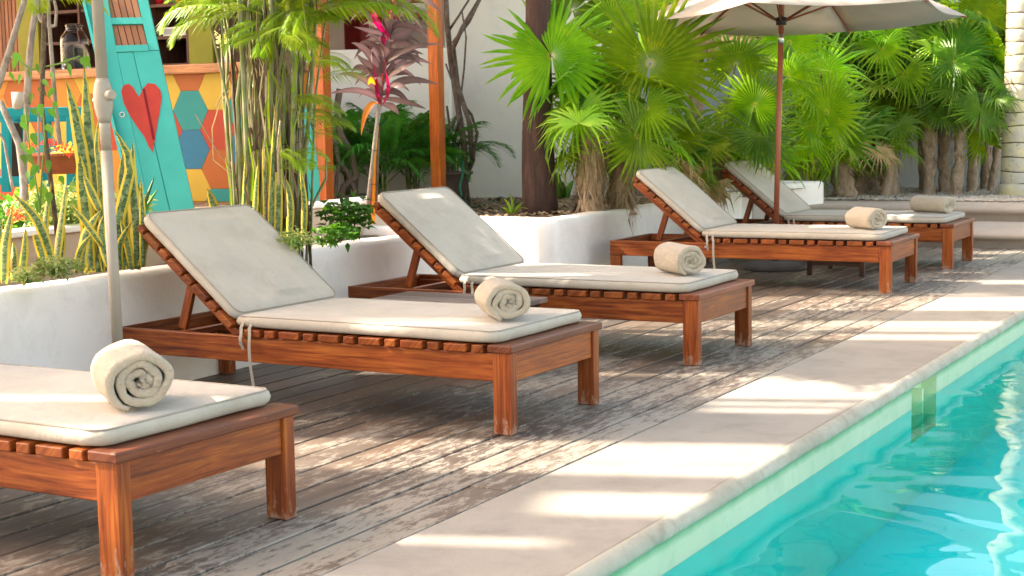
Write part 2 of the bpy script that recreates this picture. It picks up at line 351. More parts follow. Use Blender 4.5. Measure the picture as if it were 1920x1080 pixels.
def ringtrunk():
    mt, t, b = nm('ringed_palm_trunk'); v = coords(t, 'World', (1, 1, 1), False)
    sx = N(t, 'ShaderNodeSeparateXYZ'); t.links.new(v, sx.inputs[0])
    c = mix(t, ramp(t, noise_n(t, v, 6, 6, .7), [(.4, 0.), (.62, 1.)]), (.42, .40, .33), (.55, .50, .28))
    c = mix(t, ramp(t, noise_n(t, v, 16, 3, .6), [(.62, 0.), (.7, .7)]), c, (.2, .14, .09))
    t.links.new(c, b.inputs['Base Color']); setin(b, Roughness=.8); bump(t, b, noise_n(t, v, 20, 5), .4, .01); return mt
M['ringtrunk'] = ringtrunk()
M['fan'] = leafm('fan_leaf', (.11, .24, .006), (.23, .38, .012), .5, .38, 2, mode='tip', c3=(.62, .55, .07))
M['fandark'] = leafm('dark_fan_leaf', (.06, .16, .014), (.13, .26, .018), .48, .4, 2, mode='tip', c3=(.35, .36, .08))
M['fanyellow'] = leafm('young_fan_leaf', (.22, .36, .025), (.30, .42, .04), .45, .42, 2, mode='tip', c3=(.7, .62, .12))
M['fandry'] = leafm('dry_fan_leaf', (.20, .13, .06), (.32, .23, .11), .25, .7, 3, mode='tip', c3=(.22, .15, .07))
M['petiole'] = leafm('petiole_green', (.10, .20, .03), (.16, .26, .05), .1, .45)
M['areca'] = leafm('areca_leaf', (.14, .24, .012), (.26, .34, .025), .45, .42)
M['arecadark'] = leafm('areca_dark_leaf', (.04, .15, .02), (.08, .22, .03), .38, .42)
M['snake'] = leafm('snake_plant_leaf', (.05, .11, .03), (.62, .50, .05), .25, .4, mode='snake', c3=(.25, .32, .14))
M['bush'] = leafm('bush_leaf', (.05, .16, .018), (.11, .25, .03), .35, .4)
M['varieg'] = leafm('variegated_leaf', (.14, .27, .05), (.50, .52, .20), .3, .5, 12)
M['limebush'] = leafm('lime_leaf', (.35, .45, .05), (.5, .55, .12), .3, .5, 8)
M['ti'] = leafm('ti_plant_leaf', (.07, .042, .045), (.14, .088, .085), .22, .3, 3, mode='rib')
M['tipink'] = leafm('pink_ti_leaf', (.36, .01, .05), (.25, .02, .05), .4, .35, 3)
M['tiorange'] = leafm('orange_ti_leaf', (.55, .20, .02), (.60, .30, .04), .45, .4, 3)
M['tistem'] = simple('ti_stem_red', (.42, .06, .07), .5, .2, 12, .1)
M['drystem'] = barkmat('dry_stem', (.035, .024, .016), (.10, .07, .045), (.22, .165, .10), (40, 40, 4), .4)
M['drysheath'] = leafm('brown_sheath', (.07, .045, .025), (.16, .11, .065), .1, .8, 10)
M['drygrass'] = leafm('dry_leaf', (.40, .32, .18), (.55, .46, .28), .3, .7, 10)
def canemat():
    mt, t, b = nm('green_cane'); v = coords(t, 'UV', (1, 1, 1))
    sx = N(t, 'ShaderNodeSeparateXYZ'); t.links.new(v, sx.inputs[0])
    md = N(t, 'ShaderNodeMath', operation='PINGPONG'); t.links.new(sx.outputs[0], md.inputs[0]); md.inputs[1].default_value = .075
    c = mix(t, noise_n(t, coords(t, 'Object', (14, 14, 4)), 1.5, 4), (.04, .10, .012), (.17, .24, .03))
    c = mix(t, ramp(t, md.outputs[0], [(0., 1.), (.09, 0.)]), c, (.26, .24, .14)); t.links.new(c, b.inputs['Base Color']); setin(b, Roughness=.45); b.inputs['Specular IOR Level'].default_value = .25; return mt
M['cane'] = canemat()
M['flower'] = leafm('red_flower', (.75, .05, .02), (.8, .15, .05), .3, .6)
M['paleflower'] = leafm('pale_flower', (.75, .75, .35), (.8, .8, .55), .3, .6)
def glassm():
    mt, t, b = nm('jar_glass'); setin(b, Roughness=.03); b.inputs['Transmission Weight'].default_value = 1; b.inputs['IOR'].default_value = 1.2; b.inputs['Base Color'].default_value = (.9, .95, .95, 1); return mt
M['glass'] = glassm()
def watermat():
    mt, t, b = nm('pool_water'); t.nodes.remove(b); out = t.nodes['Material Output']
    v = coords(t, 'World', (1, 1.0, 1), False)
    a = N(t, 'ShaderNodeMath', operation='MULTIPLY_ADD'); t.links.new(noise_n(t, v, 1.1, 2, .45, .8), a.inputs[0]); a.inputs[1].default_value = 9.; t.links.new(noise_n(t, v, 4.5, 1, .4, .4), a.inputs[2])
    bp = N(t, 'ShaderNodeBump'); setin(bp, Strength=.13, Distance=.018); t.links.new(a.outputs[0], bp.inputs['Height'])
    tr = N(t, 'ShaderNodeBsdfTransparent'); tr.inputs[0].default_value = (.45, .99, 1, 1)
    gl = N(t, 'ShaderNodeBsdfGlossy'); gl.inputs['Roughness'].default_value = .015; t.links.new(bp.outputs[0], gl.inputs['Normal'])
    fr = N(t, 'ShaderNodeFresnel'); fr.inputs[0].default_value = 1.33; t.links.new(bp.outputs[0], fr.inputs['Normal'])
    mx = N(t, 'ShaderNodeMixShader'); t.links.new(fr.outputs[0], mx.inputs[0]); t.links.new(tr.outputs[0], mx.inputs[1]); t.links.new(gl.outputs[0], mx.inputs[2]); t.links.new(mx.outputs[0], out.inputs[0])
    return mt
M['water'] = watermat()

# ------------------------------------------------------------------ ground, pool, terrace, deck
PX0, PX1, PY0, PY1 = -3., 13.9, -5., 1.80
g = MB()
for x0, x1, y0, y1 in ((-60, PX0, -60, 60), (PX1, 60, -60, 60), (PX0, PX1, -60, PY0), (PX0, PX1, PY1+.03, 60)):
    g.add([(x0, y0, -.05), (x1, y0, -.05), (x1, y1, -.05), (x0, y1, -.05)], [(0, 1, 2, 3)])
tag(g.build('ground', M['ground']), kind='structure')
tc = MB(); nx, ny = 90, 4
tc.add([(x, y, .0) for x in (.5, 14.1) for y in (1.839, 2.425)], [(0, 2, 3, 1)])
tc.add([(14.1, 1.86, 0), (14.1, 2.425, 0), (14.1, 2.425, -.06), (14.1, 1.86, -.06)], [(0, 1, 2, 3)])
tag(tc.build('terrace', M['terrace']), kind='structure')
# rounded coping : swept profile along X with slight unevenness
cp = MB(); prof = [(1.842, -.004), (1.8385, -.003), (1.834, .002), (1.824, .001), (1.812, -.005), (1.80, -.014), (1.792, -.025), (1.789, -.036), (1.793, -.046), (1.801, -.052), (1.813, -.054)]
rows = []; X = .5
while X <= 13.91: rows.append(X); X += .03
vs_, fs_ = [], []
for i, x in enumerate(rows):
    for (y, z) in prof:
        k = (noise.noise(Vector((x*3.1, y*9, z*9)))*.002+noise.noise(Vector((x*14, y*40, z*40)))*.0028) if y < 1.83 else 0
        vs_.append((x, y+k, z+k*.6))
n_ = len(prof)
for i in range(len(rows)-1):
    for k in range(n_-1): fs_.append((i*n_+k, (i+1)*n_+k, (i+1)*n_+k+1, i*n_+k+1))
cp.add(vs_, fs_, smooth=True); tag(cp.build('pool_coping', M['coping']), kind='structure')
WZ = -.157
NX0, NX1 = 7.09, 7.56
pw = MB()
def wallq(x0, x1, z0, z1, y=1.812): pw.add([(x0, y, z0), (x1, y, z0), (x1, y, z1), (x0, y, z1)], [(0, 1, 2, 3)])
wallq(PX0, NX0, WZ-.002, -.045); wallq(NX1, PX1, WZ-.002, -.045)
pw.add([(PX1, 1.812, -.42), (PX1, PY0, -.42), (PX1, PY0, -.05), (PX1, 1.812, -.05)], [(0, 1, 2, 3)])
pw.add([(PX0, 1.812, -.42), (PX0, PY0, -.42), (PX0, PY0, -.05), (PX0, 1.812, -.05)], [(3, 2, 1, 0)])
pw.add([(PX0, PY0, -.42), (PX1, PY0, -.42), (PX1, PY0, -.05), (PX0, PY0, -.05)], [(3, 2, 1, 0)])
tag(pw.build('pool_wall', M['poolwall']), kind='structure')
pf = MB(); z = -.60
LW_ = MB()
def lowq(x0, x1, z0, z1, y=1.812): LW_.add([(x0, y, z0), (x1, y, z0), (x1, y, z1), (x0, y, z1)], [(0, 1, 2, 3)])
lowq(PX0, NX0, -.60, WZ-.002); lowq(NX1, PX1, -.60, WZ-.002); lowq(NX0, NX1, -.60, -.32)
tag(LW_.build('pool_side', M['poolside']), kind='structure')
pf.add([(PX0, PY0, z), (PX1, PY0, z), (PX1, 1.812, z), (PX0, 1.812, z), (PX0, PY0, -.42), (PX1, PY0, -.42), (PX1, 1.812, -.42), (PX0, 1.812, -.42)],
       [(0, 1, 2, 3), (0, 4, 5, 1), (1, 5, 6, 2), (3, 7, 4, 0)])
tag(pf.build('pool_floor', M['poolfloor']), kind='structure')
nb = thing('pool_skimmer_niche', 'square skimmer opening in the pool wall below the coping', 'skimmer', (7.32, 1.8, -.2))
b = MB(); b.box(NX0, NX1, 1.885, 1.90, -.32, -.056); b.box(NX0-.01, NX0, 1.8135, 1.9, -.32, -.056); b.box(NX1, NX1+.01, 1.8135, 1.9, -.32, -.056); b.box(NX0, NX1, 1.8135, 1.9, -.33, -.32)
b.build('niche_box', M['poolniche'], nb)
b = MB(); b.box(NX0+.235, NX0+.25, 1.82, 1.88, -.32, -.10); b.build('weir_flap', M['poolniche'], nb)
wt = MB(); wt.add([(PX0, PY0, WZ), (PX1, PY0, WZ), (PX1, 1.811, WZ), (PX0, 1.811, WZ)], [(0, 1, 2, 3)])
tag(wt.build('water', M['water']), kind='structure')

deck = thing('deck', None, None, (8, 3.6, 0)); deck['kind'] = 'structure'
dj = MB(); dj.box(.5, 14.1, 2.43, 5.0, -.09, -.055); dj.build('deck_base', M['void'], deck)
pitch = .158; y = 2.432; row = 0
while y < 5.05:
    wdt = pitch-.0135; cuts = [.5]
    x = 1.2+rnd(0, 3.5) if row else 4.35
    while x < 14.: cuts.append(x); x += rnd(2.4, 4.2)
    cuts.append(14.09)
    for a, c in zip(cuts[:-1], cuts[1:]):
        pb = MB(); z = rnd(-.0025, .0015); tz = rnd(-.0015, .0015)
        Mx = Matrix.Rotation(tz*.6, 4, 'X'); Mx.translation = Vector((0, y, z))
        pb.box(a+.0015, c-.0015, 0, wdt, -.028, 0.002, Mx)
        pb.build('plank', M['deck'], deck, bev=.003)
    y += pitch; row += 1
# ledges at the far end of the deck
def ledge(name, X0, X1, y0, y1, z0, z1, rr=.03):
    m_ = MB(); P = [(X0+.06, z0), (X0+.05, z1-rr*2), (X0+.0, z1-rr*1.7), (X0-.012, z1-rr), (X0, z1-rr*.3), (X0+rr, z1), (X1, z1)]
    ys = [y0+(y1-y0)*i/40 for i in range(41)]; v, f = [], []
    for yy in ys:
        for (x_, z_) in P:
            k = noise.noise(Vector((yy*2.2, x_*3, z_*5)))*.012; v.append((x_+k, yy, z_+k*.4))
    n = len(P)
    for i in range(40):
        for k in range(n-1): f.append((i*n+k, i*n+k+1, (i+1)*n+k+1, (i+1)*n+k))
    m_.add(v, f, smooth=True); o = m_.build(name, M['ledge']); return tag(o, kind='structure')
ledge('lower_step', 14.08, 15.7, -8, 5.02, -.05, .135, .032)
ledge('upper_step', 15.6, 16.5, -8, 6.9, .12, .275, .035)
gb = MB(); gb.add([(16.45, -8, .27), (24, -8, .29), (24, 9, .29), (16.45, 9, .27)], [(0, 1, 2, 3)])
tag(gb.build('gravel_ground', M['gravelbed']), kind='structure')
gs = MB()
def pebble(mb, p, s):
    a = rnd(0, 6.28); v = []
    for (dx, dy, dz) in ((1, 0, 0), (0, 1, 0), (-1, 0, 0), (0, -1, 0), (0, 0, .8), (0, 0, -.6)):
        v.append((p[0]+s*(dx*math.cos(a)-dy*math.sin(a))*rnd(.7, 1.3), p[1]+s*(dx*math.sin(a)+dy*math.cos(a))*rnd(.7, 1.3), p[2]+s*dz*rnd(.6, 1.1)))
    mb.add(v, [(0, 1, 4), (1, 2, 4), (2, 3, 4), (3, 0, 4), (1, 0, 5), (2, 1, 5), (3, 2, 5), (0, 3, 5)])
for i in range(9000): pebble(gs, (rnd(16.5, 19.3), rnd(1.5, 6.4), .285), rnd(.012, .035))
tag(gs.build('gravel', M['gravel']), 'pale loose gravel in front of the palms', 'gravel', kind='stuff')

# ------------------------------------------------------------------ planter walls and garden beds
def wall_path(name, path, th, z0, z1, mat, label, wob=.012, step=.12, cat='wall'):
    """wall with rounded top following path (outer face), thickness to the left of travel"""
    pts = []
    for (a, b_) in zip(path[:-1], path[1:]):
        a = Vector(a); b_ = Vector(b_); n = max(1, int((b_-a).length/step))
        pts += [a.lerp(b_, i/n) for i in range(n)]
    pts.append(Vector(path[-1])); m_ = MB(); v, f = [], []
    prof = [(0, z0), (0, z0+.12), (0, z0+.25), (0, z1-.09), (0, z1-.03), (.012, z1-.008), (.035, z1), (th-.03, z1), (th-.005, z1-.012), (th, z1-.05), (th, z0)]
    for i, p in enumerate(pts):
        d0 = (p-pts[i-1]).normalized() if i else (pts[1]-p).normalized(); d1 = (pts[i+1]-p).normalized() if i < len(pts)-1 else d0
        d = (d0+d1).normalized(); nrm = Vector((-d.y, d.x)); k = 1/max(.5, nrm.dot(Vector((-d0.y, d0.x))))
        for (o, z_) in prof:
            w_ = noise.noise(Vector((p.x*1.1, p.y*1.1, z_*1.5)))*wob + noise.noise(Vector((p.x*7, p.y*7, z_*7)))*wob*.25
            q = p+nrm*(o*k+w_*(1 if o < th/2 else -1)); v.append((q.x, q.y, z_+(noise.noise(Vector((p.x*1.7, p.y*1.7, 5)))*.008 if z_ > z0+.3 else 0)))
    n = len(prof)
    for i in range(len(pts)-1):
        for k in range(n-1): f.append((i*n+k, (i+1)*n+k, (i+1)*n+k+1, i*n+k+1))
    m_.add(v, f, smooth=True)
    e = (len(pts)-1)*n; m_.add([v[k] for k in range(n)], [tuple(range(n))]); m_.add([v[e+k] for k in range(n)], [tuple(range(n))[::-1]])
    o = m_.build(name, mat); return tag(o, label, cat)
wall_path('planter_wall', [(1.5, 4.93), (4.5, 4.893), (7.4, 4.885), (8.35, 4.91), (8.42, 6.6)], .16, -.04, .548, M['plaster'], 'long low white plaster planter wall behind the nearest loungers', .016)
wall_path('planter_wall', [(9.73, 6.9), (9.73, 5.04), (10.6, 5.06), (11.8, 5.045), (12.6, 5.0), (13.75, 5.13), (14.0, 5.62), (15.2, 5.55)], .16, -.04, .505, M['plaster'], 'white plaster planter wall with sunlit return face below the fan palms', .03)
wall_path('planter_wall', [(15.22, 5.55), (15.26, 5.20), (15.84, 5.01), (15.99, 5.04), (16.0, 7.0)], .13, -.04, .51, M['plaster'], 'white corner of planter wall behind the farthest lounger', .01)
wall_path('retaining_wall', [(2.6, 5.68), (6.2, 5.64), (9.3, 5.62)], .14, .35, .70, M['beige'], 'beige retaining wall with pale rim behind the snake plants', .012)
b = MB(); b.box(2.6, 9.3, 5.605, 5.80, .695, .725); tag(b.build('wall_coping', M['plaster'], bev=.008), 'pale rim on top of the beige retaining wall', 'coping')
def soil(name, x0, x1, y0, y1, z, amp=.03):
    m_ = MB(); nx = max(2, int((x1-x0)/.15)); ny = max(2, int((y1-y0)/.15)); v = []; f = []
    for i in range(nx+1):
        for j in range(ny+1):
            x_ = x0+(x1-x0)*i/nx; y_ = y0+(y1-y0)*j/ny; v.append((x_, y_, z+amp*noise.noise(Vector((x_*2, y_*2, z)))))
    for i in range(nx):
        for j in range(ny): a = i*(ny+1)+j; f.append((a, a+ny+1, a+ny+2, a+1))
    m_.add(v, f, smooth=True); return tag(m_.build(name, M['soil']), kind='structure')
soil('garden_soil', 1.5, 8.4, 5.02, 5.72, .47)
soil('upper_garden_soil', 1.5, 9.6, 5.76, 8.2, .60)
soil('palm_bed_soil', 9.85, 16.0, 5.1, 12.0, .46, .04)
lt = MB()
for i in range(2600):
    x_ = rnd(9.9, 13); y_ = rnd(5.2, 7.2)
    a = rnd(0, 6.28); s_ = rnd(.012, .035); p = Vector((x_, y_, .475+.04*noise.noise(Vector((x_*2, y_*2, .46)))+rnd(0, .012)))
    d = Vector((math.cos(a), math.sin(a), rnd(-.5, .5)))*s_; e = Vector((-math.sin(a), math.cos(a), rnd(-.5, .5)))*s_*.5
    lt.add([p-d, p+e, p+d, p-e], [(0, 1, 2, 3)])
tag(lt.build('leaf_litter', M['litter']), 'dry leaf litter and chips on the soil around the brown trunk', 'leaf litter', kind='stuff')

# back walls
def slab(name, a, b_, th, z0, z1, mat, label, cat='wall'):
    a = Vector(a); b_ = Vector(b_); d = (b_-a).normalized(); n = Vector((-d.y, d.x)); m_ = MB()
    P = [a, b_, b_+n*th, a+n*th]; v = [(p.x, p.y, z) for z in (z0, z1) for p in P]
    m_.add(v, [(0, 1, 5, 4), (1, 2, 6, 5), (2, 3, 7, 6), (3, 0, 4, 7), (4, 5, 6, 7)]); o = m_.build(name, mat, bev=.01)
    return tag(o, label, cat)
def sp2(px, q): p = spot(px, 300, q); return (p.x, p.y)
slab('garden_wall', sp2(1180, 14.9), sp2(838, 15.1), -.25, 0, 4.2, M['wallback'], 'tall cream garden wall behind the thick brown trunk')
slab('garden_wall', sp2(845, 13.9), sp2(560, 14.0), -.2, 0, 1.86, M['wallback'], 'low cream wall between the two wooden posts')
slab('garden_wall', sp2(2250, 18.9), sp2(1170, 19.3), -.25, 0, 4.2, M['greywall'], 'white wall behind the row of palms, its shade put into the grey colour')
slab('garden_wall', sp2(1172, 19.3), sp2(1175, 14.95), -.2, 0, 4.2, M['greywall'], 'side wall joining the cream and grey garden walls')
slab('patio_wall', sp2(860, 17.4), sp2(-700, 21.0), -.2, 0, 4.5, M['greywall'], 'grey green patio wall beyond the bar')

# ------------------------------------------------------------------ sun lounger
LL, LW, LH = 2.087, .777, .35
def rounded_pad(L, W, T, nx=14, ny=26, r_=.022, seed=0, puff=.009):
    """closed cushion: grid top+bottom with round sides; local x 0..W, y 0..L, z 0..T"""
    m_ = MB(); v = []; f = []
    def sup(i, n): return i/n
    ring = [(0, 0), (-.6, .15), (-1, .5), (-.75, .86), (0.0, 1.0)]
    # build as layers of superellipse loops
    loops = []; K = 72
    def loop(inset, z_, rr):
        pts = []
        for k in range(K):
            t = 4*k/K; s_ = int(t); u_ = t-s_
            e = 1.0
            cx = [(0, 0, 1, 0), (1, 0, 0, 1), (1, 1, -1, 0), (0, 1, 0, -1)][s_]
            x_ = cx[0]+cx[2]*u_; y_ = cx[1]+cx[3]*u_
            X_ = inset+(W-2*inset)*x_; Y_ = inset+(L-2*inset)*y_
            # round corners
            c_ = rr; cxn = min(max(X_, inset+c_), W-inset-c_); cyn = min(max(Y_, inset+c_), L-inset-c_)
            dx, dy = X_-cxn, Y_-cyn; l_ = math.hypot(dx, dy)
            if dx and dy and l_ > 0: X_ = cxn+dx/l_*min(l_, c_); Y_ = cyn+dy/l_*min(l_, c_)
            k_ = noise.noise(Vector((X_*4+seed, Y_*4, z_*8)))*.006
            pts.append((X_+k_*.6, Y_+k_*.8, z_+k_*.3))
        return pts
    for ins, z_ in ((.03, 0), (.008, T*.06), (.0, T*.22), (-.004, T*.5), (.0, T*.80), (.004, T*.86), (.007, T*.90), (.016, T*.97), (.04, T*1.02), (.08, T*1.02)):
        loops.append(loop(ins, z_, .045))
    for lp in loops: v += lp
    for i in range(len(loops)-1):
        for k in range(K): k2 = (k+1) % K; f.append((i*K+k, i*K+k2, (i+1)*K+k2, (i+1)*K+k))
    f.append(tuple(range(K))[::-1])
    m_.add(v, f, smooth=True)
    # top grid, fill
    top = loops[-1]; c_ = (W/2, L/2, T*1.02)
    G = 8; prev = list(range((len(loops)-1)*K, len(loops)*K)); base = 0
    for j in range(1, G):
        t = j/G; nv = []
        for k in range(K):
            p = Vector(top[k]).lerp(Vector((W/2, top[k][1]*(1-t)+(L/2)*t if False else L/2+(top[k][1]-L/2)*(1-t), T*1.02)), t)
            wr = noise.noise(Vector((p.x*5+seed, p.y*3.2, 2.)))*puff + noise.noise(Vector((p.x*14+seed, p.y*9, 4.)))*puff*.35
            nv.append((p.x, p.y, T*(1.05)+wr))
        b0 = len(m_.v); m_.v += [Vector(p) for p in nv]
        for k in range(K):
            k2 = (k+1) % K; m_.f.append([prev[k], prev[k2], b0+k2, b0+k]); m_.sm.append(True); m_.uv.append([(0, 0)]*4)
        prev = [b0+k for k in range(K)]
    m_.f.append(prev); m_.sm.append(True); m_.uv.append([(0, 0)]*K)
    return m_
PIV = (1.372, .335); ANG = R(39.5); BL = .675
def backM():       # local frame of the raised backrest: x across, y up the slope
    return Matrix.Translation(Vector((0, PIV[0], PIV[1]))) @ Matrix.Rotation(ANG, 4, 'X')
def make_lounger(seed):
    random.seed(seed)
    root = thing('sun_lounger', '', 'sun lounger', world=False, group='sun loungers along the deck')
    for x0 in (.012, LW-.062):
        b = MB(); b.box(x0, x0+.05, .012, .092, 0, .3195); b.build('leg', M['teak_leg'], root, bev=.004)
        b = MB(); b.box(x0, x0+.05, LL-.085, LL-.005, 0, .204); b.build('leg', M['teak_leg'], root, bev=.004)
    for x0 in (.020, LW-.052):
        b = MB(); b.box(x0, x0+.032, .0935, LL, .2055, .3145); b.build('side_rail', M['teak'], root, bev=.004)
    b = MB(); b.box(.0635, LW-.0635, .022, .050, .2055, .318); b.build('end_rail', M['teak'], root, bev=.003)
    b = MB(); b.box(.0535, LW-.0535, LL-.034, LL-.004, .2055, .3145); b.build('end_rail', M['teak'], root, bev=.003)
    b = MB(); b.box(0, LW, 0, .108, .3205, .3505); b.build('end_cap', M['teak_cap'], root, bev=.005)
    y_ = .131; wide = False; first = None
    while y_ < PIV[0]-.03:
        wd = .104 if wide else .052
        if y_+wd > PIV[0]: break
        b = MB(); b.box(.006, LW-.006, y_, y_+wd, .3155, .346); b.build('slat', M['teak'], root, bev=.004)
        y_ += wd+.024; wide = not wide
    B = backM(); y_ = .02; wide = True
    while y_ < BL-.03:
        wd = .092 if wide else .05; wd = min(wd, BL-y_)
        b = MB(); b.box(.006, LW-.006, y_, y_+wd, -.006, .022, B); b.build('back_slat', M['teak'], root, bev=.004)
        y_ += wd+.014; wide = not wide
    for x0 in (.058, LW-.088):
        b = MB(); b.box(x0, x0+.03, -.03, BL-.01, -.048, -.0065, B); b.build('back_rail', M['teak'], root, bev=.003)
    for x0 in (.10, LW-.125):
        b = MB(); b.beam((x0, PIV[0]+.285, .548), (x0, PIV[0]+.36, .318), .024, .042, (1, 0, 0)); b.build('prop_bar', M['teak'], root, bev=.003)
    b = MB(); b.box(.0535, LW-.0535, PIV[0]+.30, PIV[0]+.345, .290, .3135); b.build('prop_rail', M['teak'], root, bev=.003)
    for x0 in (.0535, LW-.0825):
        b = MB(); b.box(x0, x0+.028, PIV[0]+.12, LL-.036, .262, .2895); b.build('notched_rail', M['teak'], root, bev=.003)
    b = MB(); b.tube([(.014, PIV[0]-.035, .285), (.021, PIV[0]-.035, .285)], .009, 12); b.build('bolt', M['steel'], root)
    # cushions
    p = rounded_pad(1.305, LW-.045, .052, seed=seed*3.1)
    o = p.build('seat_cushion', M['cushion'], root); o.location = (.02, .072, .3515)
    p = rounded_pad(BL-.005, LW-.05, .050, seed=seed*5.7+9)
    o = p.build('back_cushion', M['cushion'], root); o.matrix_local = B @ Matrix.Translation(Vector((.024, .028, .0225)))
    # seams (raised piping) on both cushions
    for (L_, mt) in ((1.305, 0), (BL-.005, 1)):
        zz = .0515*.93; W_ = LW-.045 if not mt else LW-.05; cc = .05
        pts = []
        for (cx, cy, a0) in ((cc, cc, 180), (W_-cc, cc, 270), (W_-cc, L_-cc, 0), (cc, L_-cc, 90)):
            for k in range(6):
                a = R(a0+18*k); pts.append((cx+(cc-.006)*math.cos(a), cy+(cc-.006)*math.sin(a), zz))
        pts.append(pts[0]); s_ = MB(); s_.tube(pts, .0030, 6, cap=False)
        o = s_.build('piping', M['piping'], root)
        if mt: o.matrix_local = B @ Matrix.Translation(Vector((.024, .028, .0225)))
        else: o.location = (.02, .072, .3515)
    # tie straps at the hinge
    for dy, ln in ((-.05, .26), (-.005, .07)):
        b = MB(); y0 = PIV[0]-.04+dy
        pts = [(.024, y0, .375), (.004, y0-.004, .352), (-.006, y0-.012, .33)] + [(-.008-.008*math.sin(k*.9), y0-.012-.02*k/5*ln*10*.2, .33-ln*k/5) for k in range(1, 6)]
        b.blade(pts, .016, (0, 1, 0), fold=0, prof=lambda t: 1); b.build('tie_strap', M['piping'], root)
    return root
LOUNGE = [(3.00685, 2.86417, -1.343, 'nearest lounger, foot end only in view at the lower left'),
          (5.10503, 2.83063, -1.069, 'second lounger from the camera, beside the taupe pole'),
          (6.94770, 2.80760, -.107, 'middle lounger, its backrest in front of the bright wall corner'),
          (10.29425, 2.77142, .837, 'fourth lounger, umbrella base seen beneath its frame'),
          (12.06144, 2.77074, .505, 'farthest lounger, behind the brown umbrella pole')]
proto = make_lounger(3)
LO = []
for i, (x, y, a, lab) in enumerate(LOUNGE):
    o = proto if i == 0 else copy_tree(proto)
    o.location = (x, y, .0025); o.rotation_euler.z = R(a); o['label'] = lab; LO.append(o)
for o in (LO[0], LO[3], LO[4]):           # straps hang only on the two loungers that show them
    pass

# ------------------------------------------------------------------ towels
def make_towel(seed, flat=.9, R0=.094, LEN=.30, turns=3.1):
    rs_ = random.Random(seed); th = .027
    m_ = MB(); K = int(turns*30); path = []
    for i in range(K+1):
        a = i/30*2*math.pi; rr = .005+(R0-.005-th*.5)*(i/K)**.97
        rr += .0035*math.sin(a*2.3+seed)+.002*math.sin(a*5.1+seed*2)
        path.append((rr*math.cos(a-2*math.pi*turns-2.0), rr*math.sin(a-2*math.pi*turns-2.0)*flat, a))
    # rounded cross-section of the layer along the axis: loops (t across thickness, w along axis)
    prof = [(0, .022), (-.38, .010), (-.5, .03), (-.5, .5), (-.5, .97), (-.38, .99), (0, 1.0), (.38, .99), (.5, .97), (.5, .5), (.5, .03), (.38, .010)]
    prof = [(-.5, .04), (-.42, .012), (-.2, 0), (.2, 0), (.42, .012), (.5, .04), (.5, .35), (.5, .65), (.5, .96), (.42, .988), (.2, 1), (-.2, 1), (-.42, .988), (-.5, .96), (-.5, .65), (-.5, .35)]
    n = len(prof); v = []
    for i, (x_, z_, a) in enumerate(path):
        p0 = path[max(0, i-1)]; p1 = path[min(K, i+1)]; d = Vector((p1[0]-p0[0], p1[1]-p0[1])).normalized(); nr = Vector((d.y, -d.x))
        tt = th*(.97+.07*math.sin(a*3.1+seed)+.04*math.sin(a*7.3))*(1 if 1 < i < K-1 else .6)
        off = .005*math.sin(a*.9+seed*1.3)+.003*math.sin(a*4.1)+.002*math.sin(a*13)+.012*(1-i/K)
        for (t, w_) in prof:
            yy = w_*LEN+(off if w_ < .5 else -off); k = noise.noise(Vector((x_*22, z_*22, yy*9+seed)))*.0028
            v.append((x_+nr.x*(t*tt+k), yy, z_+nr.y*(t*tt+k)))
    f = []
    for i in range(K):
        for k in range(n): k2 = (k+1) % n; f.append((i*n+k, (i+1)*n+k, (i+1)*n+k2, i*n+k2))
    f.append(tuple(range(n))); f.append(tuple(K*n+k for k in range(n))[::-1])
    m_.add(v, f, smooth=True); mn = min(p[2] for p in v)
    for p in m_.v: p.z -= mn
    return m_
TW = [(1, 280, 770, 38, .108, .30, 'rolled cream towel on the nearest lounger, largest in view'),
      (2, 965, 602, 50, .101, .27, 'rolled cream towel on the second lounger beside the slatted table top'),
      (3, 1306, 516, 42, .097, .29, 'rolled cream towel with sunlit side on the middle lounger'),
      (4, 1653, 430, 42, .092, .31, 'rolled towel with small light spots on the fourth lounger'),
      (5, 1787, 399, 30, .09, .36, 'rolled cream towel lying sideways on the farthest lounger')]
for (k, px, py, rot, R0, LEN, lab) in TW:
    p = onZ(px, py, .415); m_ = make_towel(k*1.9+.4, .86, R0, LEN)
    o = m_.build('rolled_towel', M['towel']); pl = MB(); rp_ = random.Random(k); P_ = m_.v
    for i in range(11000):          # terry loops
        f_ = m_.f[rp_.randrange(len(m_.f)-2)]; a_, b_, c_, d_ = [P_[j] for j in f_]; u_, w_ = rp_.random(), rp_.random()
        q_ = a_.lerp(b_, u_).lerp(d_.lerp(c_, u_), w_); nn = (b_-a_).cross(d_-a_)
        if nn.length < 1e-9: continue
        nn.normalize(); t_ = (b_-a_).normalized()*.0014; e_ = q_-nn*.0006
        pl.add([e_-t_, e_+t_, q_+nn*rp_.uniform(.001, .0036)+Vector((rp_.uniform(-1, 1), rp_.uniform(-1, 1), rp_.uniform(-1, 1)))*.0012], [(0, 1, 2)])
    tag(pl.build('terry_pile', M['towel'], o), kind='stuff')
    o.location = (p.x, p.y+.02, .4125); o.rotation_euler.z = R(-rot); tag(o, lab, 'towel', 'rolled towels on the loungers')

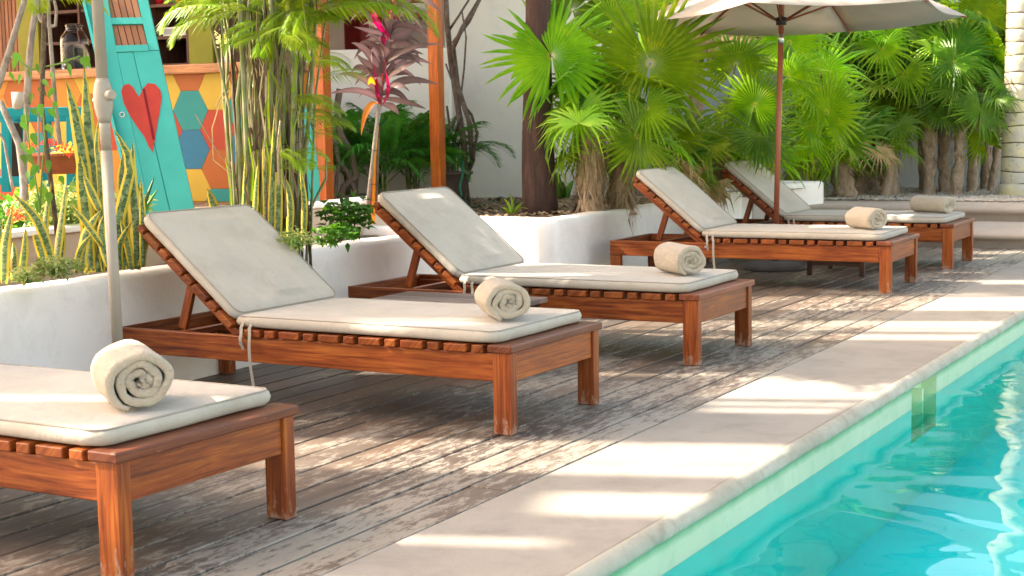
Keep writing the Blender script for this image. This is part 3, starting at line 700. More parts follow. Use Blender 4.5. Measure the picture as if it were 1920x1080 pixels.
# ------------------------------------------------------------------ side tables
def side_table(loc, sx, sy, h, top, leg, label, nslat=7, lower=False):
    r_ = thing('side_table', label, 'table', loc, group='low side tables between loungers', world=False)
    for ix in (0, 1):
        for iy in (0, 1):
            x_ = .03+ix*(sx-.06-.035); y_ = .03+iy*(sy-.06-.035)
            b = MB(); b.box(x_, x_+.035, y_, y_+.035, 0, h-.026); b.build('leg', leg, r_, bev=.003)
    for ix in (0, 1):
        x_ = .036+ix*(sx-.072-.022); b = MB(); b.box(x_, x_+.022, .066, sy-.066, h-.075, h-.0255); b.build('apron', leg, r_, bev=.002)
        if lower:
            b = MB(); b.box(x_, x_+.022, .066, sy-.066, .075, .115); b.build('stretcher', leg, r_, bev=.002)
    for iy in (0, 1):
        y_ = .036+iy*(sy-.072-.022); b = MB(); b.box(.066, sx-.066, y_, y_+.022, h-.075, h-.0255); b.build('apron', leg, r_, bev=.002)
        if lower:
            b = MB(); b.box(.066, sx-.066, y_, y_+.022, .075, .115); b.build('stretcher', leg, r_, bev=.002)
    wd = sx/nslat
    for i in range(nslat):
        b = MB(); b.box(i*wd+.003, (i+1)*wd-.003, 0, sy, h-.025, h); b.build('slat', top, r_, bev=.003)
    return r_
side_table((6.17, 3.56, .003), .64, .82, .325, M['tabletop'], M['darkwood'], 'low wooden slatted side table between the second and middle loungers')
side_table((11.26, 3.22, .003), .62, .50, .33, M['darkwood'], M['darkwood'], 'dark low side table beneath and beyond the fourth lounger', lower=True)

# ------------------------------------------------------------------ umbrellas
def umbrella(base, top, R0, zedge, apex, n, rot, polemat, prad, label, hubz, cen=None, housing=False, ribmat=None, basemat=None, baseR=.245):
    base = Vector(base); top = Vector(top); d = (top-base).normalized()
    r_ = thing('patio_umbrella', label, 'umbrella', base)
    ptz = lambda z_: base+d*((z_-base.z)/d.z)
    b = MB(); b.lathe([(0, 0), (baseR, 0), (baseR*1.01, .012), (baseR*1.0, .03), (baseR*.97, .04), (baseR*.9, .043), (baseR*.86, .055), (.06, .066), (.05, .07), (0, .07)], base, 48); b.build('base_plate', basemat, r_)
    b = MB(); b.tube([base+d*.065, base+d*.24], .03, 20); b.build('base_tube', M['black'], r_)
    if polemat is M['umbwood']:
        b = MB(); b.tube([ptz(.2), ptz(1.88)], prad, 20); b.build('pole', polemat, r_)
        b = MB(); b.tube([ptz(1.76), ptz(1.84)], prad*1.12, 20); b.build('tilt_joint', M['steel'], r_)
        b = MB(); b.tube([ptz(1.88), ptz(apex-.05)], prad, 20); b.build('pole', polemat, r_)
    else:
        b = MB(); b.tube([ptz(.2), ptz(1.12)], prad, 24); b.build('pole', polemat, r_)
        b = MB(); b.tube([ptz(1.12), ptz(1.21), ptz(1.23)], [prad*.93, prad*.93, prad*.93], 24); b.build('pole_sleeve', polemat, r_)
        b = MB(); b.tube([ptz(1.23), ptz(1.25), ptz(1.29), ptz(1.34), ptz(1.38), ptz(1.40)], [prad*1.05, prad*1.25, prad*1.65, prad*1.7, prad*1.35, prad*1.05], 24); h_ = b.build('crank_housing', polemat, r_)
        c_ = ptz(1.335); sdv = (RT*.8-Fh*.6).normalized(); b = MB(); b.tube([c_+sdv*.02, c_+sdv*.055, c_+sdv*.06], [.021, .021, .017], 20); b.build('knob', polemat, h_)
        c_ = ptz(1.315); b = MB(); b.tube([c_-sdv*.03, c_-sdv*.052, c_-sdv*.055], [.012, .012, .009], 16); b.build('bolt', M['steel'], h_)
        b = MB(); b.tube([ptz(1.40), ptz(apex-.05)], prad, 24); b.build('pole', polemat, r_)
    C = Vector(cen) if cen else Vector((ptz(zedge).x, ptz(zedge).y, 0)); A = Vector((C.x*.5+ptz(apex).x*.5, C.y*.5+ptz(apex).y*.5, apex))
    V = []
    for k in range(n):
        a = R(rot)+2*math.pi*k/n; V.append(Vector((C.x+R0*math.cos(a), C.y+R0*math.sin(a), zedge-(.055*(Fh.x*math.cos(a)+Fh.y*math.sin(a)) if n == 6 else 0))))
    m_ = MB(); G = 8
    for k in range(n):
        a, c = V[k], V[(k+1) % n]; v = []; f = []
        for i in range(G+1):
            t = i/G
            for j in range(G+1):
                s_ = j/G; e = a.lerp(c, s_); ez = e.z; e = e+(C-e)*(.03*math.sin(math.pi*s_)); e.z = ez-.03*math.sin(math.pi*s_)
                p = A.lerp(e, t); p.z += .05*math.sin(math.pi*t)-.02*math.sin(math.pi*s_)*math.sin(math.pi*t); v.append(p)
        for i in range(G):
            for j in range(G): q = i*(G+1)+j; f.append((q, q+1, q+G+2, q+G+1))
        pm = MB(); pm.add(v, f, smooth=True)
        o = pm.build('canopy_panel', M['canopy'], r_); sf = o.modifiers.new('t', 'SOLIDIFY'); sf.thickness = .003
    hub = ptz(hubz); b = MB(); b.tube([hub-d*.03, hub+d*.03], prad*1.9, 20); b.build('hub', M['black'], r_)
    for k in range(n):
        tip = V[k]; b = MB(); q0 = A+Vector((0, 0, -.03)); pts = []
        for i in range(7):
            t = i/6; p = q0.lerp(tip, t); p.z += .05*math.sin(math.pi*t)-.012; pts.append(p)
        b.tube(pts, .009, 8); b.build('rib', ribmat, r_)
        mid = q0.lerp(tip, .52); mid.z += .03; b = MB(); b.tube([hub+(tip-hub).normalized()*.03, mid], .0085, 8); b.build('strut', ribmat, r_)
    return r_
p0 = spot(1451, 503, 12.17); p0.z = .003
umbrella((11.66, 4.07, .003), spot(1466, 0, 12.17), 1.27, 1.955, 2.42, 6, math.degrees(math.atan2(RT.y, RT.x))+2, M['umbwood'], .0215, 'open beige patio umbrella on a brown pole beside the fourth lounger', 1.935, cen=tuple(spot(1508, 38, 12.17)), ribmat=M['umbwood'], basemat=M['basegrey'])
umbrella((4.55, 4.295, .003), (4.55, 4.335, 2.3), 1.2, 2.95, 3.35, 8, 10, M['polemetal'], .0222, 'taupe metal umbrella pole with crank housing behind the nearest lounger', 2.7, ribmat=M['polemetal'], basemat=M['basegrey'])

# ------------------------------------------------------------------ wooden posts
def post(px, py, q, s_, label):
    p = spot(px, py, q); b = MB(); b.box(p.x-s_/2, p.x+s_/2, p.y-s_/2, p.y+s_/2, .45, 3.3)
    o = b.build('wooden_post', M['post'], bev=.004); tag(o, label, 'post', 'square varnished pergola posts')
post(611, 400, 11.2, .094, 'orange varnished square post beside the bamboo clump')
post(823, 370, 12.6, .092, 'orange varnished square post between ti plant and twisted vines')

# ------------------------------------------------------------------ bar with hexagon front
BX = 9.46
bar = thing('bar_counter', 'outdoor bar counter with colourful hexagon front and wooden top', 'bar', (BX, 9, .6))
b = MB(); b.box(BX+.012, BX+.5, 7.3, 12.5, .58, 1.61); b.build('counter_body', M['h_mustard'], bar)
b = MB(); b.box(BX-.07, BX+.58, 7.28, 12.5, 1.6105, 1.685); b.build('counter_top', M['counter'], bar, bev=.012)
cols = ['h_orange', 'h_teal', 'h_blue', 'h_yellow', 'h_red', 'h_mustard', 'h_pink']
HH = .305; HS = HH/math.sqrt(3); colw = HS*1.5
yc = 8.11; zc = onX(357, 207, BX).z; yc = onX(357, 207, BX).y; yb = onX(400, 170, BX).y
spec = {(0, 1): 'h_orange', (0, 0): 'h_teal', (0, -1): 'h_blue', (0, -2): 'h_yellow', (1, 1): 'h_teal', (1, 0): 'h_yellow', (1, -1): 'h_red', (1, -2): 'h_orange', (1, -3): 'h_teal',
        (-1, 1): 'h_teal', (-1, 0): 'h_yellow', (-1, -1): 'h_red', (-1, -2): 'h_teal', (2, 1): 'h_orange', (2, 0): 'h_teal', (2, -1): 'h_blue', (2, -2): 'h_yellow',
        (-5, 0): 'h_mustard', (-5, 1): 'h_teal', (-4, 0): 'h_orange', (-6, 0): 'h_orange', (-6, 1): 'h_orange', (-4, -1): 'h_pink', (-3, -1): 'h_red', (-3, 0): 'h_yellow', (-5, -1): 'h_yellow'}
# clipped hexagons
def clip_poly(P, z0, z1, y0, y1):
    for (ax, lim, sgn) in ((1, z0, 1), (1, z1, -1), (0, y0, 1), (0, y1, -1)):
        Q = []
        for i in range(len(P)):
            a, c = P[i], P[(i+1) % len(P)]; da, dc = (a[ax]-lim)*sgn, (c[ax]-lim)*sgn
            if da >= 0: Q.append(a)
            if da*dc < 0: t = da/(da-dc); Q.append((a[0]+(c[0]-a[0])*t, a[1]+(c[1]-a[1])*t))
        P = Q
        if len(P) < 3: return []
    return P
rr_ = random.Random(5)
for ci in range(-14, 5):
    for ri in range(-4, 4):
        cy = yc-ci*colw; cz = zc+ri*HH+(HH/2 if ci % 2 else 0)
        P = [(cy+(HS-.0015)*math.cos(R(60*k)), cz+(HS-.0015)*math.sin(R(60*k))) for k in range(6)]
        P = clip_poly(P, .62, 1.609, 7.3, 12.45)
        if not P: continue
        n = len(P); m_ = MB()
        m_.add([(BX+.011, p[0], p[1]) for p in P]+[(BX, p[0], p[1]) for p in P], [tuple(range(n, 2*n))[::-1]]+[(i, (i+1) % n, n+(i+1) % n, n+i) for i in range(n)])
        m_.build('hexagon_tile', M[spec.get((ci, ri), rr_.choice(['h_orange', 'h_yellow', 'h_mustard', 'h_mustard', 'h_teal', 'h_red']))], bar)
b = MB(); b.box(BX-.45, BX+1.7, 7.4, 13, .40, .60); tag(b.build('bar_platform', M['ledge'], bev=.01), 'beige platform under the hexagon bar', 'platform')
# shelves behind the bar
SX = 10.75
sh = thing('shelf_unit', 'dark wooden shelf unit with olive uprights behind the bar', 'shelf', (SX, 9, .6))
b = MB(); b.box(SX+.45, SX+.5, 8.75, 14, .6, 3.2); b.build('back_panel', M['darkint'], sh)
def ys(px): return onX(px, 60, SX).y
def zs(py): return onX(320, py, SX).z
for (a, c) in ((357, 401), (38, 76), (-60, -20)):
    b = MB(); b.box(SX-.03, SX+.44, ys(c), ys(a), .6, 3.2); b.build('upright', M['olive'], sh, bev=.004)
for px in (281, 352, 406, 80, 150):
    b = MB(); b.box(SX-.01, SX+.44, ys(px)-.012, ys(px)+.012, .6, 3.2); b.build('side_board', M['shelf'], sh)
for py in (9, 70, 122):
    for (a, c) in ((283, 351), (82, 149), (153, 278)):
        b = MB(); b.box(SX, SX+.44, ys(c), ys(a), zs(py)-.014, zs(py)+.014); b.build('shelf_board', M['shelf'], sh)
for px in range(0, 36, 7):
    b = MB(); b.box(SX-.02, SX+.02, ys(px+5.5), ys(px), .6, 3.1); b.build('panel_board', M['brownslat'], sh)
def sphere_prof(r_, z0, sq=1.0, n=10): return [(r_*math.sin(math.pi*i/n), z0+r_*sq*(1-math.cos(math.pi*i/n))) for i in range(n+1)]
for px, cc, lb in ((286, 'redpot', 'small red round pot on the top shelf'), (303, 'h_teal', 'small teal round pot on the top shelf'), (325, 'redpot', 'second small red pot on the top shelf'), (340, 'h_yellow', 'small yellow round pot at the right of the top shelf')):
    p = Vector((SX+.12, ys(px), zs(9)+.0145)); b = MB(); b.lathe([(.0, 0), (.03, .002), (.045, .02), (.05, .05), (.042, .08), (.025, .095), (.028, .105), (.0, .105)], p, 18)
    tag(b.build('small_pot', M[cc]), lb, 'pot', 'small pots on the top shelf')
pf_ = thing('picture_frame', 'white framed picture lying on the middle shelf', 'picture frame', (SX+.1, ys(322), zs(69)))
y0, y1 = ys(349), ys(297); z0, z1 = zs(70)+.0145, zs(50)
b = MB(); b.box(SX+.06, SX+.075, y0, y1, z0, z0+.014); b.box(SX+.06, SX+.075, y0, y1, z1-.014, z1); b.box(SX+.06, SX+.075, y0, y0+.014, z0+.0145, z1-.0145); b.box(SX+.06, SX+.075, y1-.014, y1, z0+.0145, z1-.0145); b.build('frame', M['white'], pf_)
b = MB(); b.box(SX+.066, SX+.07, y0+.0145, y1-.0145, z0+.0145, z1-.0145); b.build('picture', M['greywall'], pf_)
# jar on the counter
jp = onX(141, 100, BX+.25); jp.z = 1.685
jar = thing('glass_jar', 'big clear glass drinks jar half full standing on the bar', 'jar', jp)
b = MB(); b.lathe([(.0, .004), (.105, .004), (.118, .02), (.12, .06), (.12, .24), (.112, .285), (.085, .32), (.068, .335), (.068, .36), (.074, .365), (.074, .385), (.066, .385), (.064, .34), (.08, .315), (.108, .28), (.116, .24), (.116, .06), (.11, .02), (.0, .012)], jp, 36); b.build('jar_body', M['glass'], jar)
b = MB(); b.lathe([(0, .013), (.11, .015), (.114, .06), (.114, .215), (0, .215)], jp, 32); b.build('water_fill', M['glass'], jar)
b = MB(); b.tube([jp+Vector((-.11, -.03, .05)), jp+Vector((-.155, -.04, .05)), jp+Vector((-.165, -.042, .03))], .011, 10); b.build('spigot', M['steel'], jar)
# vase with flowers on the right of the counter
vp = onX(425, 100, BX+.12); vp.z = 1.685
vase = thing('flower_vase', 'white vase with pale yellow flowers at the end of the bar', 'vase', vp)
b = MB(); b.lathe([(0, 0), (.035, 0), (.042, .03), (.04, .08), (.03, .11), (.033, .12), (.0, .115)], vp, 24); b.build('vase_body', M['white'], vase)
b = MB(); rv = random.Random(3)
for i in range(160):
    u = Vector((rv.gauss(0, 1), rv.gauss(0, 1), rv.gauss(.6, .8))).normalized()*rv.uniform(.02, .11)+vp+Vector((0, 0, .18)); a = Vector((rv.gauss(0, 1), rv.gauss(0, 1), rv.gauss(0, 1))).normalized()*.016; c_ = a.orthogonal().normalized()*.012
    b.add([u-a, u+c_, u+a, u-c_], [(0, 1, 2, 3)])
b.build('flowers', M['paleflower'], vase)
# unseen roof above the frame, added to keep the bar interior dark
b = MB(); b.box(9.0, 14.5, 7.0, 14, 3.2, 3.32); tag(b.build('bar_shade_roof', M['brownslat']), 'unseen flat wooden roof added over the bar for shade', 'roof')

# ------------------------------------------------------------------ leaning teal boat boards
tb = thing('painted_board', 'tall turquoise panel with a red heart and slatted openings, leaning by the bar', 'panel', (8.7, 7.6, .5))
QB = 10.9
TL, TR_, BR_, BL_ = [spot(*p, QB+dq) for p, dq in (((158, -12), .35), ((274, -12), .35), ((366, 402), -.1), ((262, 418), -.1))]
def bp(u, v, off=0.0):      # u 0..1 left-right, v 0..1 bottom-top
    L_ = BL_.lerp(TL, v); R_ = BR_.lerp(TR_, v); p = L_.lerp(R_, u); return p
bn = (TR_-BL_).cross(TL-BR_).normalized(); bn = bn if bn.dot(FW) < 0 else -bn
def bquad(name, uvs, front, back, mat, parent=tb):
    m_ = MB(); n = len(uvs); v = [bp(*q)+bn*front for q in uvs]+[bp(*q)+bn*back for q in uvs]
    m_.add(v, [tuple(range(n)), tuple(range(n, 2*n))[::-1]]+[(i, n+i, n+(i+1) % n, (i+1) % n) for i in range(n)]); return m_.build(name, mat, parent)
def vof(y): return (410-y)/422.
sl = .22        # left stile
bquad('stile', [(.0, 0), (.22, 0), (.30, vof(98)), (.36, 1), (.0, 1)], .0, -.04, M['teal'])
bquad('stile', [(.84, vof(98)), (1, vof(98)), (1, 1), (.84, 1)], .0, -.04, M['teal'])
bquad('crossbar', [(.302, vof(46)), (.838, vof(46)), (.838, vof(34)), (.302, vof(34))], -.002, -.038, M['teal'])
bquad('lower_panel', [(.224, 0), (.565, 0), (.565, vof(100)), (.303, vof(100))], -.002, -.03, M['teal'])
bquad('lower_panel', [(.585, 0), (1, 0), (1, vof(99)), (.575, vof(99))], -.002, -.03, M['teal'])
bquad('panel_groove', [(.56, 0), (.59, 0), (.582, vof(100)), (.56, vof(100))], -.009, -.02, M['tealdeep'])
bquad('panel_lip', [(.302, vof(99)), (.838, vof(99)), (.838, vof(87)), (.302, vof(87))], .006, -.03, M['teal'])
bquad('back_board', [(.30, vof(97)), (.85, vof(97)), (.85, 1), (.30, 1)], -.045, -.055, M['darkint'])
for k in range(5):
    u0 = .31+.105*k
    bquad('brown_slat', [(u0, vof(86)), (u0+.09, vof(86)), (u0+.085, vof(47)), (u0-.005, vof(47))], -.022, -.036, M['brownslat'])
    bquad('brown_slat', [(u0, vof(33)), (u0+.09, vof(33)), (u0+.085, 1), (u0-.005, 1)], -.022, -.036, M['brownslat'])
m_ = MB()       # raised left rim
for a, c in (((0, 0), (0, 1)),):
    e = [bp(0, v_)+bn*f_ for v_ in (0, 1) for f_ in (.045, -.05)]; s_ = (bp(1, .5)-bp(0, .5)).normalized()*.02
    m_.add([p-s_ for p in e]+[p-s_*.02 for p in e], [(0, 1, 3, 2), (4, 6, 7, 5), (0, 2, 6, 4), (1, 5, 7, 3), (0, 4, 5, 1), (2, 3, 7, 6)])
m_.build('side_rim', M['teal'], tb)
# heart, flat paint a hair proud of the board, split by the groove
hp = [(.99, .02)]
HE = [(227, 172), (231, 160), (241, 157), (249, 163), (256, 175), (261, 182), (268, 166), (277, 156), (290, 157), (300, 168), (303, 182), (300, 205), (295, 232), (290, 262), (286, 285), (279, 275), (270, 255), (257, 238), (243, 216), (232, 194)]
def plane_pt(px, py, off):
    D = ray(px, py); o_ = Vector((0, 0, CH)); p0_ = bp(.5, .5)+bn*off; return o_+D*((p0_-o_).dot(bn)/D.dot(bn))
for sgn in (0, 1):
    P = []
    H2 = [plane_pt(x_, y_, .0015) for x_, y_ in HE]
m_ = MB(); n = len(HE); c_ = plane_pt(264, 205, .0015)
back = [p-bn*.003 for p in H2]; m_.add([c_]+H2, [(0, 1+i, 1+(i+1) % n) for i in range(n)]); m_.add(H2+back, [(i, n+i, n+(i+1) % n, (i+1) % n) for i in range(n)])
m_.build('heart', M['heart'], tb)
m_ = MB(); gpts = [plane_pt(x_, y_, .003) for x_, y_ in ((267, 166), (271.5, 166), (291, 262), (286, 262))]; m_.add(gpts, [(0, 1, 2, 3)]); m_.build('groove_line', M['redcloth'], tb)
kc = plane_pt(229, 215, .004); b = MB()
ring = [kc+(RT*math.cos(a)+UP*math.sin(a))*.017 for a in [2*math.pi*i/16 for i in range(17)]]; b.tube(ring, .005, 6, cap=False); b.build('ring', M['steel'], tb)
# second piece, curved hull side
HC = [(563, 130), (566, 175), (575, 215), (585, 250), (592, 290), (597, 335), (597, 370), (592, 412), (560, 414), (548, 300), (545, 200), (550, 130)]
F_ = [spot(x_, y_, 10.4) for x_, y_ in HC]; n = len(F_); m_ = MB()
m_.add(F_+[p+Fh*.06 for p in F_], [tuple(range(n))[::-1], tuple(range(n, 2*n))]+[(i, (i+1) % n, n+(i+1) % n, n+i) for i in range(n)])
tag(m_.build('hull_board', M['teal']), 'turquoise curved board standing behind the cane clump', 'board')

# teal bar stool/bench left
st = thing('teal_stool', 'deep turquoise wooden stool frame behind the snake plants', 'stool', spot(60, 345, 9.2))
def barpx(name, a, c, q, w_, mat=M['tealdeep'], par=st):
    b = MB(); b.beam(spot(*a, q), spot(*c, q), w_, w_, Fh[:]); b.build(name, mat, par, bev=.004)
barpx('top_rail', (-30, 212), (166, 209), 9.1, .055); barpx('top_rail', (-30, 222), (160, 220), 9.5, .05)
barpx('leg', (12, 218), (12, 360), 9.1, .05); barpx('leg', (134, 216), (134, 360), 9.1, .05); barpx('leg', (35, 222), (35, 350), 9.5, .05); barpx('leg', (88, 222), (88, 350), 9.5, .045)
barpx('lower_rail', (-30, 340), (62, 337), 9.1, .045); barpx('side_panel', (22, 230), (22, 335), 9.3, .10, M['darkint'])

# chairs and railing seen above the low cream wall
def deckchair(px, py, q, k, mat, label):
    p = spot(px, py, q); r_ = thing('wooden_chair', label, 'chair', p); s_ = k
    X_ = RT; Z_ = Vector((0, 0, 1)); Yv = Fh
    for sx_ in (-.22, .22):
        for sy_ in (-.2, .2):
            b = MB(); b.beam(p+X_*sx_*s_+Yv*sy_, p+X_*sx_*s_+Yv*sy_*.8+Z_*(.45 if sy_ < 0 else .95), .05, .04, X_[:]); b.build('leg', mat, r_)
    b = MB(); b.beam(p+X_*-.25*s_+Z_*.45, p+X_*.25*s_+Z_*.45, .42, .04, Yv[:]); b.build('seat', mat, r_)
    for z_ in (.62, .76, .9):
        b = MB(); b.beam(p+X_*-.23*s_+Yv*.17+Z_*z_, p+X_*.23*s_+Yv*.17+Z_*z_, .02, .07, Yv[:]); b.build('back_slat', mat, r_)
    for sx_ in (-.25, .25):
        b = MB(); b.beam(p+X_*sx_*s_-Yv*.24+Z_*.66, p+X_*sx_*s_+Yv*.2+Z_*.66, .06, .03, X_[:]); b.build('armrest', mat, r_)
    return r_
deckchair(655, 118, 15.2, 1.3, M['post'], 'orange wooden chair above the low wall, beside the left post')
deckchair(768, 118, 15.2, 1.2, M['teak'], 'brown wooden chair above the low wall, beside the right post')
pp = spot(668, 100, 15.8); b = MB(); b.box(pp.x-.08, pp.x+.12, pp.y-.1, pp.y+.1, 1.5, 2.35); tag(b.build('red_curtain', M['redcloth'], bev=.03), 'dark red hanging cloth behind the chairs', 'cloth')
b = MB(); b.beam(spot(625, 20, 14.6), spot(720, 12, 14.6), .04, .09, Fh[:]); tag(b.build('rail_beam', M['post'], bev=.004), 'orange horizontal beam to the right of the left post', 'beam')
b = MB(); b.box(9.7, 18, 9.6, 18, 1.0, 1.45); tag(b.build('upper_patio', M['beige']), kind='structure')

# ------------------------------------------------------------------ foliage builders
def fan_mesh(name, seed, mat, n=38, span=330, split=.52, droop=.18, cone=.10):
    rs_ = random.Random(seed); m_ = MB()
    da = R(span)/n; a0 = R(90)-R(span)/2
    for i in range(n):
        if rs_.random() < .035: continue
        a = a0+da*i; am = a+da/2; ln = (1-.22*abs((i+.5)/n-.5)*2)*rs_.uniform(.84, 1.07)*(rs_.uniform(.6, .85) if rs_.random() < .07 else 1); dr = droop*rs_.uniform(.2, 2.4)
        def P(ang, rad, dz): return (math.cos(ang)*rad, math.sin(ang)*rad, dz+cone*rad)
        sk = rs_.uniform(-.05, .05); sp = split*rs_.uniform(.92, 1.08); wv = da*.5
        hw = sp*math.tan(da/2)
        c, s_ = math.cos(am), math.sin(am)
        def Q(rad, side, dz): return (c*rad-s_*side, s_*rad+c*side, dz+cone*rad)
        r2 = (sp+ln)/2
        v = [Q(.015, 0, 0), Q(sp*.5, -hw*.5, -.004), Q(sp*.5, 0, .012), Q(sp*.5, hw*.5, -.004),
             Q(sp, -hw, -.008), Q(sp, 0, .022), Q(sp, hw, -.008),
             Q(r2, -hw*.7+sk*.5, -.01-dr*.25), Q(r2, sk*.5, .012-dr*.25), Q(r2, hw*.7+sk*.5, -.01-dr*.25), Q(ln, sk*1.5, -dr)]
        uv = [(0, .5), (.3, 0), (.3, .5), (.3, 1), (.55, 0), (.55, .5), (.55, 1), (.8, 0), (.8, .5), (.8, 1), (1, .5)]
        m_.add(v, [(0, 1, 2), (0, 2, 3), (1, 4, 5, 2), (2, 5, 6, 3), (4, 7, 8, 5), (5, 8, 9, 6), (7, 10, 8), (8, 10, 9)], uv)
    me = m_.mesh(name); me.materials.append(mat); return me
FAN = {k: [fan_mesh('fan_leaf_blade', s_+i, M[mt], n=n_, span=sp_, split=spl, droop=dp, cone=cn) for i, (n_, sp_, spl, dp, cn) in enumerate(((38, 335, .42, .14, .08), (34, 310, .38, .28, .16), (32, 290, .36, .34, .22), (40, 345, .45, .1, .04)))]
       for k, mt, s_ in (('g', 'fan', 10), ('d', 'fandark', 20), ('y', 'fanyellow', 30), ('b', 'fandry', 50))}
def frond_mesh(name, seed, mat, n=30, L=1.0, leaf=.42, droop=.5, wid=.022, stemr=.006):
    rs_ = random.Random(seed); m_ = MB(); pts = []
    for i in range(13):
        t = i/12; pts.append(Vector((0, L*math.sin(t*1.25)/math.sin(1.25)*.92, L*.55*t-droop*L*t*t)))
    m_.tube(pts, [stemr*(1-.8*i/12) for i in range(13)], 5)
    for i in range(n):
        t = .16+.84*i/(n-1); k = t*12; j = min(11, int(k)); p = pts[j].lerp(pts[j+1], k-j); d = (pts[j+1]-pts[j]).normalized()
        ll = leaf*L*math.sin(math.pi*min(.97, .25+.72*t))**.8*rs_.uniform(.85, 1.1)
        for s_ in (-1, 1):
            o = Vector((s_*1.0, .55+.5*t, .28)).normalized(); o = (o+d*.45).normalized()
            q1 = p+o*ll*.5+Vector((0, 0, -.02*ll)); q2 = p+o*ll+Vector((0, 0, -.42*ll*rs_.uniform(.5, 1.5)))
            up_ = Vector((0, 0, 1)); sd_ = o.cross(up_).normalized()*wid*.5
            m_.add([p, q1-sd_, q1+sd_+Vector((0, 0, .004)), q2], [(0, 1, 2), (1, 3, 2)], [(0, .5), (.5, 0), (.5, 1), (1, .5)])
    me = m_.mesh(name); me.materials.append(mat); return me
FR = {'a': [frond_mesh('areca_frond', s_, M['areca'], n=34, leaf=.36, droop=dr) for s_, dr in ((1, .55), (2, .8), (3, .4))],
      'd': [frond_mesh('areca_frond', s_, M['arecadark'], n=36, leaf=.38, droop=dr, wid=.018) for s_, dr in ((4, .55), (5, .85), (6, .3))]}
def orient(zax, yax, scale, loc):
    z_ = Vector(zax).normalized(); y_ = Vector(yax); y_ = (y_-z_*y_.dot(z_))
    y_ = y_.normalized() if y_.length > 1e-4 else z_.orthogonal().normalized(); x_ = y_.cross(z_)
    m_ = Matrix((x_, y_, z_)).transposed().to_4x4() @ Matrix.Diagonal((scale, scale, scale, 1)); m_.translation = loc; return m_
def add_part(name, me, mat4, root):
    o = bpy.data.objects.new(name, me); COL.objects.link(o); o.parent = root
    mm = mat4.copy(); mm.translation = mat4.translation-Vector(root['_o']); o.matrix_local = mm; return o
TOCAM = lambda p: (Vector((0, 0, CH))-p).normalized()
def fan_leaf(root, crown, hub, Rr, nrm, up, kind='g', var=None, pet=True):
    me = FAN[kind][var if var is not None else random.randrange(4)]
    o = add_part('leaf', me, orient(nrm, up, Rr, hub), root)
    if pet:
        c = Vector(crown); h_ = Vector(hub); mid = c.lerp(h_, .5)+Vector((0, 0, .10*(h_-c).length)); b = MB()
        b.tube([c, c.lerp(mid, .6)+Vector((0, 0, .01)), mid, h_.lerp(mid, .3), h_], [.010, .008, .007, .006, .005], 5)
        b.build('petiole', M['petiole'], root)
    return o
def trunk_mb(base, top, r0_, r1_, bumps=.15, seg=14, n=14, seed=0, bend=.05):
    m_ = MB(); rs_ = random.Random(seed); pts = []; rad = []; bx_, by_ = rs_.uniform(-bend, bend), rs_.uniform(-bend, bend)
    for i in range(seg+1):
        t = i/seg; p = Vector(base).lerp(Vector(top), t)+Vector((bx_, by_, 0))*math.sin(math.pi*t); pts.append(p); rad.append((r0_*(1-t)+r1_*t)*(1+bumps*(rs_.random()-.5))*(1.25 if i == 0 else 1))
    m_.tube(pts, rad, n); 
    for k, v in enumerate(m_.v):
        c_ = noise.noise(v*9)*r0_*bumps*1.6; ax = pts[min(len(pts)-1, k//n)]; d = (v-ax); d.z = 0
        if d.length > 0: m_.v[k] = v+d.normalized()*c_
    return m_
def fan_palm(base, H, r_, nleaf, Rl, kind, label, seed, group='fan palms', trunkmat='palmtrunk', boots=True, extra=(), spread=.55, top=None, hang=0, bias=None):
    random.seed(seed); base = Vector(base); top = Vector(top) if top else base+Vector((rnd(-.08, .08), rnd(-.08, .08), H))
    root = thing('fan_palm', label, 'palm', base, group)
    trunk_mb(base-Vector((0, 0, .05)), top, r_*1.15, r_*.85, .3, 16, 14, seed).build('trunk', M[trunkmat], root)
    if boots:
        b = MB(); shag = trunkmat == 'fibre'; nb_ = int(H*(420 if shag else 90)*min(1.6, r_/.06))
        for i in range(nb_):
            t = random.random(); p = base.lerp(top, t); a = rnd(0, 6.28); o = Vector((math.cos(a), math.sin(a), 0)); p0_ = p+o*r_*.95
            l_ = rnd(.06, .24) if shag else rnd(.04, .13); tipp = p0_+o*(rnd(.01, .09) if shag else rnd(.01, .05))+Vector((rnd(-.04, .04), rnd(-.04, .04), l_*(1 if random.random() < (.2 if shag else .5) else -1)))
            s_ = o.cross(Vector((0, 0, 1)))*rnd(.004, .014); b.add([p0_-s_, p0_+s_, tipp], [(0, 1, 2)])
        b.build('trunk_fibres', M['fibre'], root)
    for (hub, Rr, nrm, up, kd, var) in extra: fan_leaf(root, top, hub, Rr, nrm, up, kd, var)
    for i in range(nleaf):
        a = 2.4*i+rnd(-.3, .3); el = rnd(-.55, 1.1); ln = rnd(.6, 1.15)*spread
        if bias is not None and random.random() < .6:
            a = math.atan2(bias[1], bias[0])+rnd(-1.1, 1.1)
        o = Vector((math.cos(a)*math.cos(el), math.sin(a)*math.cos(el), math.sin(el))); hub = top+o*ln
        nrm = Vector((o.x, o.y, 0))*rnd(.5, 1.1)+Vector((rnd(-.3, .3), rnd(-.3, .3), rnd(.15, .9))); up = Vector((o.x, o.y, rnd(-.9, .7)))
        kd = kind if random.random() < .7 else ('g' if kind == 'd' else 'd')
        if random.random() < .07: kd = 'y'
        if el < -.05 and random.random() < .12: kd = 'b'
        fan_leaf(root, top, hub, Rl*rnd(.75, 1.15), nrm, up, kd)
    return root

